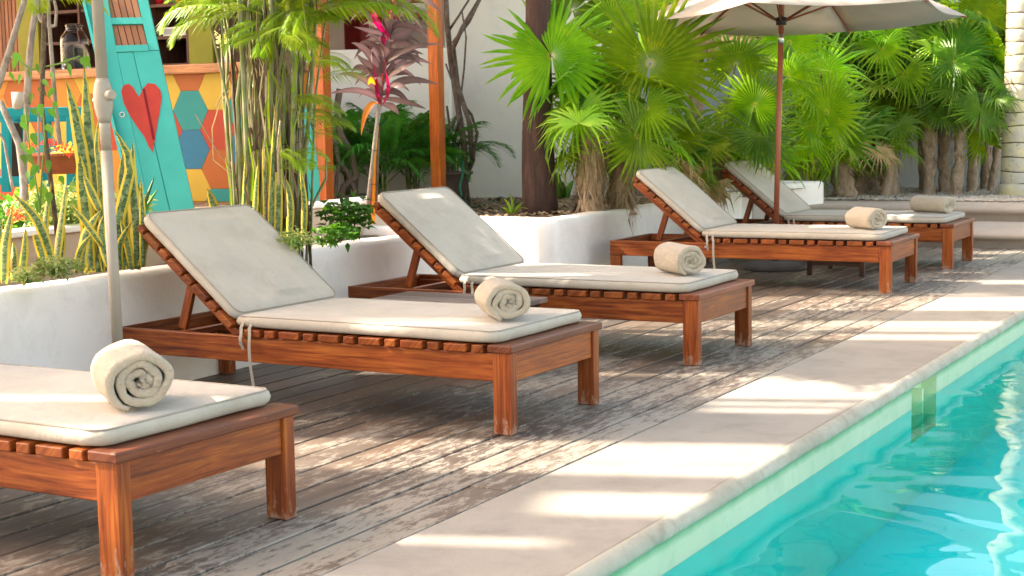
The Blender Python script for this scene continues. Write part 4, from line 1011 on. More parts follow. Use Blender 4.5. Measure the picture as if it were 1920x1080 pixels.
# foreground fan palms over the white return wall (q ~12)
def ex(px, py, q, Rpx, tilt, up, kd='g', var=0):     # leaf facing back towards the pool terrace
    h_ = spot(px, py, q); n_ = TOCAM(h_)+Vector(tilt); return (h_, Rpx/CF*q, n_, Vector(up), kd, var)
UZ = (0, 0, 1)
fan_palm(spot(1106, 396, 12.0), .75, .10, 9, .42, 'g', 'shaggy fan palm with huge round leaf facing the pool', 11, trunkmat='fibre', top=spot(1112, 240, 12.0),
         extra=[ex(1034, 105, 11.9, 158, (.1, -.05, .35), UZ, 'g', 3), ex(1085, 232, 11.5, 95, (.2, .2, 1.3), (.5, .3, .6), 'y', 2), ex(1150, 35, 12.2, 110, (.3, .1, .6), UZ, 'g', 1),
                ex(1075, 20, 12.4, 120, (-.4, .3, .5), UZ, 'd', 1), ex(1120, 150, 12.5, 100, (.1, .1, .2), (.3, 0, -1), 'd', 0)], spread=.45)
fan_palm(spot(1166, 392, 12.25), .75, .09, 8, .42, 'g', 'shaggy fan palm behind the largest one, dark round leaf on its right', 12, trunkmat='fibre', top=spot(1165, 250, 12.25),
         extra=[ex(1219, 119, 11.9, 185, (.1, .05, .1), (.2, -.1, 1), 'g', 3), ex(1190, 30, 12.7, 130, (.2, .2, .4), UZ, 'g', 0), ex(1195, 290, 12.0, 100, (.2, .4, 1.2), (.4, 0, .2), 'g', 1),
                ex(1260, 255, 12.4, 110, (-.2, .2, .9), (.3, -.6, .1), 'g', 2)], spread=.5)
fan_palm(spot(1335, 362, 13.2), .6, .09, 12, .42, 'g', 'fan palm behind the fourth lounger with wide bright leaves', 13, trunkmat='fibre', top=spot(1350, 290, 13.3),
         extra=[ex(1415, 196, 12.9, 95, (.0, .1, .2), UZ, 'g', 0), ex(1380, 120, 13.3, 110, (.2, .1, .5), UZ, 'g', 1), ex(1330, 275, 12.9, 110, (.3, .4, .9), (.6, -.2, .3), 'g', 1),
                ex(1480, 145, 13.4, 85, (-.2, .3, .7), (.3, -.9, .3), 'g', 2), ex(1290, 330, 12.8, 90, (.2, .1, .8), (.6, 0, .4), 'g', 1)], spread=.55)
fan_palm(spot(1430, 350, 14.2), .7, .08, 12, .44, 'g', 'fan palm behind the umbrella pole', 14, trunkmat='fibre', top=spot(1450, 250, 14.3),
         extra=[ex(1480, 80, 14., 120, (.1, .1, .4), UZ, 'g', 1), ex(1550, 210, 14., 105, (-.1, .1, .1), UZ, 'g', 0), ex(1540, 140, 14.5, 110, (.1, .1, .5), UZ, 'g', 1), ex(1450, 300, 13.8, 95, (0, .1, .7), (-.2, 0, 1), 'g', 2),
                ex(1575, 265, 15.5, 110, (.1, .1, .3), (-.3, .3, 1), 'd', 1)], spread=.6)
# row of palms in front of the grey wall
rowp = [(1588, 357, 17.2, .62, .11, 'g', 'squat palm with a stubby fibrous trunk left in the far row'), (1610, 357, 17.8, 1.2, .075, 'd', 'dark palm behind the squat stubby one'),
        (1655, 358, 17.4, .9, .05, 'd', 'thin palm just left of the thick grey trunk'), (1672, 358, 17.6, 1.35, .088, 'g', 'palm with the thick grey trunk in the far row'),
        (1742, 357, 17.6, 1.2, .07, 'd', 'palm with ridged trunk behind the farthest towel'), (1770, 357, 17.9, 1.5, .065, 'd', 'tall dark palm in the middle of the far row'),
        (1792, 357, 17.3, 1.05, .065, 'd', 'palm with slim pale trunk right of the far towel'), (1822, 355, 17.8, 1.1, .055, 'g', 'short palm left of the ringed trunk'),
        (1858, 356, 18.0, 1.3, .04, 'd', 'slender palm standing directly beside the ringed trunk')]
EX = {3: [ex(1705, 222, 17.2, 78, (.1, .1, .5), (-.3, .2, 1), 'y', 1), ex(1650, 130, 17.4, 85, (0, .1, .2), UZ, 'd', 2)],
      4: [ex(1783, 196, 17.2, 75, (.0, .1, .15), UZ, 'd', 0), ex(1700, 60, 17.6, 90, (0, .1, .4), UZ, 'd', 1)],
      5: [ex(1790, 95, 17.3, 105, (.1, 0, .5), (0, 0, 1), 'd', 3), ex(1740, 150, 18, 90, (0, 0, .3), UZ, 'd', 1)],
      7: [ex(1845, 268, 17.3, 62, (.1, 0, .5), (-.3, .4, .8), 'g', 1), ex(1855, 170, 17.4, 62, (0, 0, .3), UZ, 'g', 2)],
      8: [ex(1835, 25, 17.6, 105, (.1, 0, .5), UZ, 'g', 1), ex(1880, 90, 18.2, 90, (.1, 0, .5), UZ, 'd', 1)],
      0: [ex(1565, 300, 16.9, 85, (0, .1, .5), (-.3, .3, 1), 'g', 2), ex(1600, 220, 17.0, 80, (0, 0, .3), UZ, 'd', 0)],
      1: [ex(1610, 100, 17.6, 100, (0, 0, .3), UZ, 'd', 2), ex(1580, 160, 17.8, 95, (0, 0, .3), UZ, 'd', 0)]}
for i, (px, py, q, H, r_, kd, lb) in enumerate(rowp):
    p = spot(px, py, q); p.z = .28
    fan_palm(p, H, r_, 20, .42, kd, lb, 40+i, group='row of palms before the grey wall', extra=EX.get(i, ()), spread=.62)
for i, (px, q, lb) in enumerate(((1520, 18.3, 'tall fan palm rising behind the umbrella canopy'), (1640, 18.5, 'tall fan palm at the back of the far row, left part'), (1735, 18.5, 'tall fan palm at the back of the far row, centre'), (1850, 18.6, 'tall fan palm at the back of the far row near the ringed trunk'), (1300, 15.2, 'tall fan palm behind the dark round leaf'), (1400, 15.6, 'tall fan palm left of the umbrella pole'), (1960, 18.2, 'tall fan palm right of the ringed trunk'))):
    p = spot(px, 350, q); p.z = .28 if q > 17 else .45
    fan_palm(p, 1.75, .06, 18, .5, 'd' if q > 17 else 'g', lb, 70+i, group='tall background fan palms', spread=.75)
# ringed royal palm at the right edge
rp = spot(1903, 362, 17.0); rp.z = .27; rt = spot(1916, -40, 17.0)
root = thing('royal_palm', 'thick ringed grey-green palm trunk at the right edge', 'palm', rp)
m_ = MB(); pts = []; rad = []; H = 4.2; dd = (rt-rp).normalized(); k = 0
z_ = 0; rg = .158
while z_ < 6.0:
    st_ = rnd(.13, .19)
    for (dz, k_) in ((0, .955), (.006, .99), (.02, 1.0), (st_*.5, .992), (st_-.006, 1.0)): pts.append(rp+dd*(z_+dz)); rad.append((rg-.004*z_)*k_*(1.12 if z_ < .1 else 1))
    z_ += st_
m_.tube(pts, rad, 28); m_.build('trunk', M['ringtrunk'], root)
sc = MB()
for i in range(0, len(pts), 5):
    c_ = pts[i]; sc.tube([c_+Vector((math.cos(a)*rad[i]*1.035, math.sin(a)*rad[i]*1.035, .008*math.sin(a*2+i))) for a in [k_*math.pi/14 for k_ in range(29)]], .0055, 5, cap=False)
tag(sc.build('leaf_scars', M['bark'], root), kind='stuff')
for i in range(11):
    a = i*.571*2; o = Vector((math.cos(a), math.sin(a), .5)); add_part('frond', FR['d'][i % 3], orient(Vector((-o.x*.5, -o.y*.5, 1)), o, 2.6, rp+dd*6.0), root)

# thick brown trunk tree
bt = spot(1012, 400, 12.0); root = thing('garden_tree', 'thick dark brown tree trunk before the cream wall', 'tree', bt)
m_ = MB(); pts = []; rad = []
for i in range(22):
    t = i/21; z_ = t*4.2; p = spot(1012+(-2 if t < .3 else -2)*t, 400, 12.0); pts.append(Vector((bt.x+.03*math.sin(z_*1.3), bt.y+.02*math.sin(z_*1.9), .42+z_))); rad.append(.118+.028*math.exp(-z_*5)+.014*math.sin(z_*3.3)-.006*z_)
m_.tube(pts, rad, 26)
for k, v in enumerate(m_.v): ax = pts[min(21, k//26)]; d = v-ax; m_.v[k] = v+d*noise.noise(Vector((v.x*6, v.y*6, v.z*1.5)))*.16
m_.build('trunk', M['bark'], root)
cr = MB(); rs_ = random.Random(8); tp = pts[-1]
for i in range(7000):
    u = Vector((rs_.gauss(0, .85), rs_.gauss(0, .85), rs_.gauss(.7, .45))); u = tp+u; a = Vector((rs_.gauss(0, 1), rs_.gauss(0, 1), rs_.gauss(0, .5))).normalized()*.06; c_ = a.cross(Vector((0, 0, 1))).normalized()*.022
    cr.add([u-a, u+c_, u+a, u-c_], [(0, 1, 2, 3)])
cr.build('crown', M['bush'], root)

# twisted vines on the cream wall
vr = thing('twisted_vine', 'bare twisted grey-brown vines climbing beside the cream wall', 'vine', spot(865, 370, 13.3))
V_ = [([(868, 385), (872, 330), (870, 270), (860, 210), (846, 120), (838, 40), (836, -10)], .032), ([(862, 360), (886, 300), (880, 230), (858, 160), (850, 90), (868, 50), (905, -10)], .026),
      ([(850, 80), (880, 40), (900, 0)], .016), ([(840, 60), (860, 30), (885, -10)], .012), ([(886, 300), (895, 250), (884, 215), (872, 200)], .016), ([(848, 240), (862, 200), (870, 130), (874, 70), (866, 20)], .010),
      ([(850, 345), (846, 290), (858, 240), (862, 215)], .018), ([(880, 385), (875, 340), (862, 300), (845, 250), (838, 200)], .015), ([(836, 120), (850, 160), (868, 190)], .008)]
for i, (P, r_) in enumerate(V_):
    pts = []
    for a, c in zip(P[:-1], P[1:]):
        for j in range(3): t = j/3; pts.append(spot(a[0]+(c[0]-a[0])*t, a[1]+(c[1]-a[1])*t, 13.3+.12*math.sin(len(pts)*.7+i)))
    pts.append(spot(*P[-1], 13.3)); b = MB(); b.tube(pts, [r_*(1-.35*k/len(pts)) for k in range(len(pts))], 9); b.build('stem', M['vine'], vr)
v2 = thing('twisted_vine', 'gnarled pale vine behind the left post', 'vine', spot(640, 390, 12.6))
for i, (P, r_) in enumerate((([(632, 395), (645, 350), (668, 330), (660, 290), (638, 250), (632, 200), (640, 150)], .028), ([(655, 385), (668, 360), (650, 320), (634, 300), (628, 260)], .02), ([(628, 380), (632, 330), (640, 290)], .015))):
    pts = []
    for a, c in zip(P[:-1], P[1:]):
        for j in range(3): t = j/3; pts.append(spot(a[0]+(c[0]-a[0])*t, a[1]+(c[1]-a[1])*t, 12.6))
    b = MB(); b.tube(pts, [r_]*len(pts), 9); b.build('stem', M['vine'], v2)

# pot, hose, agave
pp = spot(848, 372, 13.0); pot = thing('plant_pot', 'dark grey brown plant pot behind the right post', 'pot', pp)
b = MB(); b.lathe([(0, 0), (.10, 0), (.13, .10), (.165, .20), (.18, .205), (.18, .225), (.16, .225), (.15, .19), (0, .19)], pp, 28); b.build('pot_body', M['greypot'], pot)
b = MB(); b.add([pp+Vector((.145*math.cos(a), .145*math.sin(a), .192)) for a in [i*math.pi/8 for i in range(16)]], [tuple(range(16))]); b.build('pot_soil', M['soil'], pot)
hp = [(845, 292), (860, 290), (868, 305), (868, 325), (862, 350), (866, 372), (885, 388), (905, 385), (925, 375), (940, 370), (955, 376)]
pts = [spot(x_, y_, 12.9-.09*i) for i, (x_, y_) in enumerate(hp)]
for i, p in enumerate(pts):
    if i > 5: q = onZ(hp[i][0], hp[i][1], .475); pts[i] = q
sm = []
for a, c in zip(pts[:-1], pts[1:]):
    for j in range(4): sm.append(a.lerp(c, j/4))
b = MB(); b.tube(sm, .011, 8); tag(b.build('garden_hose', M['hose']), 'dark green garden hose trailing over the soil from the pot', 'hose')

def bladeplant(name, label, cat, blades, q, mat, group=None, prof=None, fold=.3, part='leaf', root=None):
    """blades: list of ([px points], width_px, dq)"""
    b0 = spot(*blades[0][0][0], q)
    r_ = root or thing(name, label, cat, b0, group)
    for (P, wpx, dq) in blades:
        n = 9; ctrl = [spot(x_, y_, q+dq*i/(len(P)-1)) for i, (x_, y_) in enumerate(P)]; pts = []
        for i in range(n):      # Bezier-like interpolation through the points
            t = i/(n-1)*(len(ctrl)-1); k = min(len(ctrl)-2, int(t)); u = t-k
            p0_ = ctrl[max(0, k-1)]; p1_, p2_ = ctrl[k], ctrl[k+1]; p3_ = ctrl[min(len(ctrl)-1, k+2)]
            pts.append(.5*((2*p1_)+(-p0_+p2_)*u+(2*p0_-5*p1_+4*p2_-p3_)*u*u+(-p0_+3*p1_-3*p2_+p3_)*u**3))
        b = MB(); sd_ = (RT+Fh*rnd(-.5, .5)).normalized()
        b.blade(pts, wpx*1.22/CF*q, sd_, fold=fold*rnd(.5, 1.3), prof=prof)
        o = b.build(part, mat, r_); sf = o.modifiers.new('t', 'SOLIDIFY'); sf.thickness = .0025
    return r_
SNP = lambda t: (.45+.55*math.sin(math.pi*min(1, t*1.05+.1)) if t < .55 else (.45+.55*math.sin(math.pi*min(1, t*1.05+.1)))) * (1 if t < .75 else max(0, (1-t)/.25)**.6)
SG = 'snake plants behind the planter wall'
random.seed(21)
bladeplant('snake_plant', 'snake plant clump at the far left edge of the bed', 'plant', [([(6, 532), (8, 460), (24, 388)], 19, .0), ([(26, 528), (27, 490), (25, 450)], 13, .1), ([(36, 530), (44, 480), (48, 425)], 15, -.05), ([(-12, 535), (-8, 470), (4, 410)], 18, .1)], 6.55, M['snake'], SG, SNP)
bladeplant('snake_plant', 'snake plant with a leaf arching over to the left', 'plant', [([(98, 492), (70, 415), (24, 362)], 17, .0), ([(104, 495), (112, 430), (124, 345)], 16, .12), ([(84, 498), (70, 450), (66, 440)], 15, -.1), ([(112, 500), (116, 440), (112, 400)], 13, .2), ([(92, 496), (84, 430), (96, 340)], 13, .3)], 6.75, M['snake'], SG, SNP)
bladeplant('snake_plant', 'tall snake plant with upright pointed leaves left of the pole', 'plant', [([(178, 510), (160, 330), (142, 220), (124, 150)], 22, .1), ([(186, 510), (176, 380), (166, 250), (158, 119)], 29, .2), ([(192, 508), (186, 330), (180, 270), (187, 213)], 13, .1), ([(170, 508), (162, 420), (152, 330), (150, 290)], 22, -.1), ([(198, 508), (186, 420), (172, 350), (176, 270)], 19, .2), ([(160, 512), (196, 430), (206, 330)], 14, .1)], 6.9, M['snake'], SG, SNP)
bladeplant('snake_plant', 'snake plant with crossing yellow edged leaves low in the bed', 'plant', [([(190, 462), (160, 420), (128, 378)], 13, .0), ([(152, 508), (160, 440), (190, 392)], 17, .1), ([(186, 395), (170, 360), (156, 325)], 15, .0), ([(142, 512), (150, 470), (172, 440)], 12, -.1), ([(204, 500), (190, 440), (196, 400)], 15, .15)], 6.6, M['snake'], SG, SNP)
bladeplant('snake_plant', 'snake plant with a curled leaf just right of the taupe pole', 'plant', [([(236, 505), (222, 420), (244, 310), (212, 240)], 19, .0), ([(256, 505), (258, 440), (248, 340), (250, 262)], 22, .1), ([(268, 500), (268, 420), (264, 330)], 12, .05), ([(226, 505), (224, 460), (248, 415)], 12, -.1), ([(246, 506), (236, 450), (226, 410)], 15, -.1), ([(242, 504), (232, 400), (228, 330), (236, 265)], 17, .2), ([(262, 500), (276, 440), (268, 400)], 10, .1)], 6.85, M['snake'], SG, SNP)
bladeplant('snake_plant', 'broad yellow edged snake plant leaves in front of the turquoise panel', 'plant', [([(424, 465), (405, 400), (389, 352)], 19, .0), ([(430, 465), (440, 390), (462, 300)], 15, .05), ([(436, 468), (446, 380), (446, 320)], 13, .1), ([(448, 468), (456, 400), (462, 290), (466, 250)], 13, .0)], 7.9, M['snake'], SG, SNP)
bladeplant('grass_plant', 'thin green strap leaves right of the snake plants', 'plant', [([(262, 420), (272, 380), (290, 330)], 6, .1), ([(262, 425), (276, 385), (296, 354)], 6, .1), ([(300, 412), (325, 396), (358, 396)], 6, .1), ([(258, 420), (262, 370), (252, 330)], 6, .1)], 7.6, M['bush'], None, None)

# small low plants
def leafcloud(name, label, cat, cen, rad, n, s_, mat, seed, group=None, stems=True, compound=False, stuff=False):
    rs_ = random.Random(seed); cen = Vector(cen); r_ = thing(name, label, cat, cen-Vector((0, 0, rad[2])), group); b = MB(); st_ = MB()
    for i in range(n):
        d = Vector((rs_.gauss(0, 1), rs_.gauss(0, 1), rs_.gauss(.1, 1))); d = d.normalized()*rs_.random()**.45; p = cen+Vector((d.x*rad[0], d.y*rad[1], d.z*rad[2]))
        ax = Vector((d.x+rs_.gauss(0, .6), d.y+rs_.gauss(0, .6), rs_.gauss(0, .5))).normalized()
        k = 5 if compound else 1
        for j in range(k):
            a_ = ax.copy()
            if compound: a_.rotate(Matrix.Rotation((j-2)*.75, 3, 'Z'))
            sz = s_*rs_.uniform(.7, 1.3); sd_ = a_.cross(Vector((rs_.gauss(0, .3), rs_.gauss(0, .3), 1))).normalized()*sz*.28; nn = Vector((0, 0, 1))*sz*.12
            b.add([p, p+a_*sz*.45-sd_+nn, p+a_*sz*.5, p+a_*sz*.45+sd_+nn, p+a_*sz-nn], [(0, 1, 2), (0, 2, 3), (1, 4, 2), (2, 4, 3)], [(0, .5), (.5, 0), (.5, .5), (.5, 1), (1, .5)])
        if stems and i % 9 == 0: st_.tube([cen-Vector((0, 0, rad[2])), cen.lerp(p, .5)-Vector((0, 0, rad[2]*.3)), p], .0035, 4)
    b.build('foliage', mat, r_)
    if stems: st_.build('stems', M['petiole'], r_)
    return r_
leafcloud('shrub', 'bushy dark green shrub with lobed leaves left of the middle lounger backrest', 'shrub', spot(650, 405, 7.7), (.17, .15, .105), 150, .04, M['bush'], 1, compound=True)
leafcloud('shrub', 'low leafy shrub at the foot of the larger lobed one', 'shrub', spot(628, 440, 7.5), (.12, .10, .05), 80, .036, M['bush'], 2, compound=True)
leafcloud('shrub', 'small variegated plant at the base of the cane clump', 'shrub', spot(556, 448, 7.3), (.09, .08, .05), 220, .03, M['varieg'], 3)
leafcloud('shrub', 'white flecked variegated plant low in the bed near the left edge', 'shrub', spot(108, 500, 6.4), (.11, .09, .045), 320, .028, M['varieg'], 4)
leafcloud('shrub', 'small variegated plant beside the leftmost snake plants', 'shrub', spot(52, 515, 6.35), (.08, .08, .035), 200, .026, M['varieg'], 5)
leafcloud('shrub', 'lime green plant spilling from the terracotta bowl', 'shrub', spot(140, 288, 8.6), (.13, .12, .035), 260, .035, M['limebush'], 6)
leafcloud('shrub', 'soft grey green plants filling the raised bed behind the snake plants', 'shrub', spot(120, 390, 7.9), (.30, .2, .13), 700, .045, M['varieg'], 8)
leafcloud('shrub', 'leafy green plants behind the snake plants by the left edge', 'shrub', spot(30, 410, 8.0), (.25, .2, .14), 420, .05, M['bush'], 9)
leafcloud('shrub', 'green shrub right of the pole behind the snake plants', 'shrub', spot(235, 400, 8.3), (.12, .2, .13), 260, .045, M['varieg'], 10)
for k, (px, py, s_, lb) in enumerate(((108, 275, .055, 'red geranium flower head highest behind the vine'), (92, 268, .04, 'red flower left in the geranium row'), (128, 283, .045, 'red flower right in the geranium row'), (25, 398, .035, 'small red bloom among leaves at the left edge'), (30, 408, .035, 'crimson bloom low at the left edge'), (62, 272, .04, 'orange red flower beside the pale stem'))):
    leafcloud('flower', lb, 'flower', spot(px, py, 8.0 if py < 300 else 7.4), (s_, s_, s_*.6), 46, .02, M['flower'], 30+k, group='red flowers in the left bed', stems=False)
tp_ = spot(130, 325, 8.6); bw = thing('terracotta_bowl', 'wide terracotta planting bowl behind the snake plants', 'pot', tp_)
b = MB(); b.lathe([(0, 0), (.12, 0), (.19, .06), (.215, .095), (.225, .095), (.225, .115), (.2, .115), (.18, .09), (0, .085)], tp_, 32); b.build('bowl', M['terracotta'], bw)
b = MB(); b.lathe([(0, .088), (.17, .09), (.19, .105)], tp_, 24); b.build('bowl_soil', M['soil'], bw)
tp_ = spot(178, 290, 9.0); b = MB(); b.lathe([(0, 0), (.05, 0), (.075, .07), (.08, .075), (.08, .085), (.06, .085), (0, .07)], tp_, 24); tag(b.build('red_pot', M['redpot']), 'bright red pot rim behind the pole', 'pot')
random.seed(5)
# small agave and grass by the brown trunk
bladeplant('agave', 'thick green agave leaves right of the brown trunk', 'plant', [([(1052, 372), (1044, 345), (1046, 322)], 17, .0), ([(1064, 372), (1068, 350), (1075, 338)], 9, .1), ([(1058, 372), (1056, 356), (1054, 340)], 10, -.1)], 12.9, M['bush'])
bladeplant('grass_tuft', 'small tuft of dry and green grass left of the brown trunk', 'grass', [([(958, 400), (954, 385), (945, 372)], 5, .0), ([(960, 400), (962, 380), (955, 362)], 5, .1), ([(964, 400), (970, 388), (982, 378)], 4, .1), ([(962, 402), (975, 390), (990, 392)], 4, -.1), ([(956, 402), (948, 392), (940, 390)], 5, -.1)], 11.7, M['areca'])

# pale-stemmed shrub at the left edge
ps = thing('pale_stemmed_shrub', 'bare pale stems with few leaves at the left edge', 'shrub', spot(45, 400, 7.4))
for i, (P, r_) in enumerate((([(-5, 165), (8, 125), (28, 60), (46, 0), (50, -30)], .017), ([(50, 195), (54, 120), (60, 60), (68, 10), (64, -20)], .019), ([(112, 270), (104, 200), (98, 120), (92, 40), (90, -10)], .012),
      ([(47, 395), (44, 330), (36, 270), (0, 190)], .022), ([(24, 355), (16, 310), (8, 265), (-8, 240)], .008), ([(66, 10), (76, 38), (92, 50), (104, 48), (106, 20), (100, -10)], .010), ([(72, 325), (73, 290), (72, 210)], .006), ([(50, 195), (48, 290), (46, 340)], .015))):
    pts = []
    for a, c in zip(P[:-1], P[1:]):
        for j in range(3): t = j/3; pts.append(spot(a[0]+(c[0]-a[0])*t, a[1]+(c[1]-a[1])*t, 7.4+.1*i))
    pts.append(spot(*P[-1], 7.4+.1*i)); b = MB(); b.tube(pts, [r_*(1-.3*k/len(pts)) for k in range(len(pts))], 8); b.build('stem', M['whitestem'], ps)
cl = thing('climbing_plant', 'leafy green climber with heart shaped leaves near the left edge', 'plant', spot(60, 330, 7.1))
random.seed(77)
lv = [(48, 215, 13), (75, 195, 11), (60, 250, 11), (85, 235, 11), (40, 268, 12), (52, 290, 11), (70, 310, 12), (42, 290, 10), (75, 350, 14), (92, 360, 12), (62, 275, 10), (100, 240, 9), (72, 165, 9), (30, 110, 9), (55, 130, 8), (100, 165, 9), (150, 110, 12), (130, 120, 10), (165, 105, 11), (120, 108, 9), (18, 135, 9), (40, 140, 8), (70, 120, 8), (95, 135, 8), (80, 150, 8), (25, 100, 9), (60, 175, 9), (105, 190, 8), (52, 320, 10), (65, 335, 11), (112, 330, 9), (90, 300, 10), (75, 375, 12), (38, 230, 9), (90, 205, 10), (58, 205, 9)]
for (px, py, s_) in lv:
    c_ = spot(px, py, 7.1+rnd(-.2, .2)); a = rnd(-2.2, -.6); d = (RT*math.cos(a)+UP*math.sin(a)+Fh*rnd(-.5, .5)).normalized(); L_ = s_*2.0/CF*7.1
    b = MB(); b.blade([c_, c_+d*L_*.25, c_+d*L_*.5, c_+d*L_*.75+Vector((0, 0, -.004)), c_+d*L_+Vector((0, 0, -.012))], L_*.62, (d.cross(Fh)+Fh*rnd(-.6, .6)), fold=.35, prof=lambda t: (math.sin(math.pi*min(1, t*.92+.08)**.75)))
    b.build('leaf', M['bush'], cl)
for P in ([(48, 200), (52, 250), (60, 300), (72, 370), (75, 400)], [(80, 195), (84, 260), (78, 330), (75, 400)], [(150, 105), (110, 120), (60, 130), (20, 105)]):
    b = MB(); b.tube([spot(x_, y_, 7.15) for x_, y_ in P], .004, 6); b.build('stem', M['petiole'], cl)

# cane clump (tied stems with areca fronds above)
cb = spot(512, 460, 7.9); cb.z = .48; cc = thing('areca_clump', 'dense clump of green and dry canes tied together with feathery fronds above', 'palm', cb)
random.seed(31)
for i in range(125):
    px = 512+random.gauss(0, 1)*30; px = min(582, max(442, px)); topx = 512+(px-512)*1.25+rnd(-34, 34); q0 = 7.9+rnd(-.22, .30)
    kd = random.random(); r_ = rnd(.006, .013) if kd < .5 else rnd(.003, .008)
    hgt = rnd(1.5, 2.0); b0 = spot(px, 455, q0); b0.z = .46; t0 = spot(topx, 0, q0+rnd(-.1, .1)); t0.z = .46+hgt
    if random.random() < .3: t0.z = .46+rnd(.5, 1.2)
    mid = b0.lerp(t0, .5)+RT*rnd(-.045, .045); mid2 = b0.lerp(t0, .8)+RT*rnd(-.05, .05)
    b = MB(); b.tube([b0, b0.lerp(mid, .5), mid, mid2, t0], [r_*1.1, r_, r_, r_*.9, r_*.7], 7)
    b.build('cane', M['cane'] if kd < .58 else M['drystem'], cc)
for i in range(150):          # ragged dry sheaths and strips
    px = 512+random.gauss(0, 1)*34; px = min(590, max(432, px)); y0_ = rnd(120, 420); q0 = 7.75+rnd(-.2, .2)
    p = spot(px, y0_, q0); e = p+Vector((rnd(-.05, .05), rnd(-.05, .05), rnd(.1, .35))); b = MB()
    b.blade([p, p.lerp(e, .5)+RT*rnd(-.03, .03), e], rnd(.005, .016), RT, prof=lambda t: 1-.6*t); b.build('dry_sheath', (M['drysheath'], M['drygrass'], M['areca'], M['drysheath'])[i % 4], cc)
random.seed(6)
bladeplant('areca_clump', '', '', [([(498+dx, 455), (500+dx, 380), (498+dx+d2, y1), ], w_, .0) for dx, d2, y1, w_ in ((0, -6, 260, 12), (22, 4, 210, 14), (-22, 8, 300, 11), (44, -8, 330, 12), (-42, 4, 290, 9), (70, -6, 310, 11), (10, 10, 170, 13))], 7.62, M['snake'], None, SNP, root=cc, part='snake_leaf')
ring = []
for i in range(25):
    a = 2*math.pi*i/24; ring.append(spot(512, 275, 7.9)+RT*.185*math.cos(a)+Fh*.22*math.sin(a)+Vector((0, 0, .03*math.cos(a))))
b = MB(); b.tube(ring, .003, 5, cap=False); b.build('tie_wire', M['black'], cc)
random.seed(9)
for i in range(80):
    px = rnd(430, 600); py = rnd(-110, 70); q0 = 7.9+rnd(-.3, .3); p = spot(px, py, q0); a = rnd(0, 6.28)
    o = Vector((math.cos(a), math.sin(a), rnd(.0, .7))); add_part('frond', FR['a'][i % 3], orient(Vector((-o.x*.4, -o.y*.4, 1)), o, rnd(.35, .62), p), cc)
for (px, py, sx_, sz_, sc_) in ((470, 40, -1, .1, .42), (450, 20, -1, .35, .42), (585, 25, 1, .15, .52), (600, 10, 1, .3, .6), (560, 30, .6, .2, .5), (575, 155, 1, .35, .30), (560, 240, 1, .4, .28), (520, 60, .2, -.3, .4), (545, 0, 1, .5, .6), (500, 30, -.8, .5, .45), (600, 30, 1, -.1, .42), (540, 80, .3, .9, .35), (560, 260, .8, .8, .22)):
    p = spot(px, py, 7.7); o = RT*sx_+Vector((0, 0, sz_))-Fh*.2; add_part('frond', FR['a'][random.randrange(3)], orient(Vector((0, 0, 1))-Fh*.5, o, sc_, p), cc)
for i in range(26):
    px = rnd(500, 592); py = rnd(60, 330) if i % 3 else rnd(40, 130); p = spot(px, py, 7.62+rnd(0, .1)); sx_ = -1 if px < 500 else 1
    o = RT*sx_*rnd(.3, 1)+Vector((0, 0, rnd(-.2, 1.)))-Fh*rnd(0, .5); add_part('frond', FR['a'][i % 3], orient(Vector((0, 0, 1))-Fh*.6, o, rnd(.12, .26), p), cc)
for i in range(15):
    p = spot(rnd(485, 590), rnd(5, 65), 7.65+rnd(0, .15)); sx_ = rnd(-1, 1); o = RT*sx_+Vector((0, 0, rnd(-.9, .5)))-Fh*rnd(0, .6)
    add_part('frond', FR['a'][i % 3], orient(Vector((0, 0, 1))-Fh*.8+RT*rnd(-.4, .4), o, rnd(.18, .32), p), cc)
# frond tips hanging in from the upper left
fl = thing('overhanging_palm', 'palm fronds hanging into view at the top left corner', 'palm', spot(90, -60, 6.8))
for (px, py, sx_, sz_, sc_) in ((60, -10, 1, -.35, .30), (80, -12, 1, -.6, .30), (40, -16, -.8, -.5, .3), (95, -5, 1, -.2, .26), (15, 0, -.4, -.9, .25), (110, -10, .9, -.1, .26), (66, -12, .2, -1, .24)):
    p = spot(px, py, 6.8); o = RT*sx_+Vector((0, 0, sz_)); add_part('frond', FR['a'][random.randrange(3)], orient(Vector((0, 0, 1))-Fh*.7, o, sc_, p), fl)
b = MB(); b.tube([Vector((spot(90, -60, 6.8).x, spot(90, -60, 6.8).y, .5)), spot(78, 200, 7.3), spot(84, 0, 6.9), spot(90, -80, 6.8)], .012, 8); b.build('trunk', M['drystem'], fl)
# areca palms behind the posts
random.seed(14)
for k, (px, py, q, nf, sc, lb) in enumerate(((715, 375, 12.9, 26, .85, 'feathery dark green palm between the two posts'), (775, 372, 13.3, 24, .9, 'feathery palm just left of the right post'), (660, 372, 13.3, 18, .8, 'feathery palm behind the left post'), (848, 355, 13.5, 12, .6, 'small feathery palm in the pot beside the vines'))):
    p = spot(px, py, q); r_ = thing('areca_palm', lb, 'palm', p, 'feathery palms between the posts')
    for i in range(nf):
        a = i*2.4; el = rnd(.25, 1.1) if i % 4 else rnd(-.1, .3); o = Vector((math.cos(a)*math.cos(el), math.sin(a)*math.cos(el), math.sin(el)+.2)); hz = rnd(.05, .35)
        add_part('frond', FR['d'][i % 3], orient(Vector((-o.x*.6, -o.y*.6, 1)), o, sc*rnd(.6, 1.05), p+Vector((0, 0, hz))), r_)
    b = MB()
    for i in range(6): a = i; b.tube([p+Vector((.04*math.cos(a), .04*math.sin(a), -.05)), p+Vector((.07*math.cos(a), .07*math.sin(a), .4))], .01, 6)
    b.build('stems', M['cane'], r_)

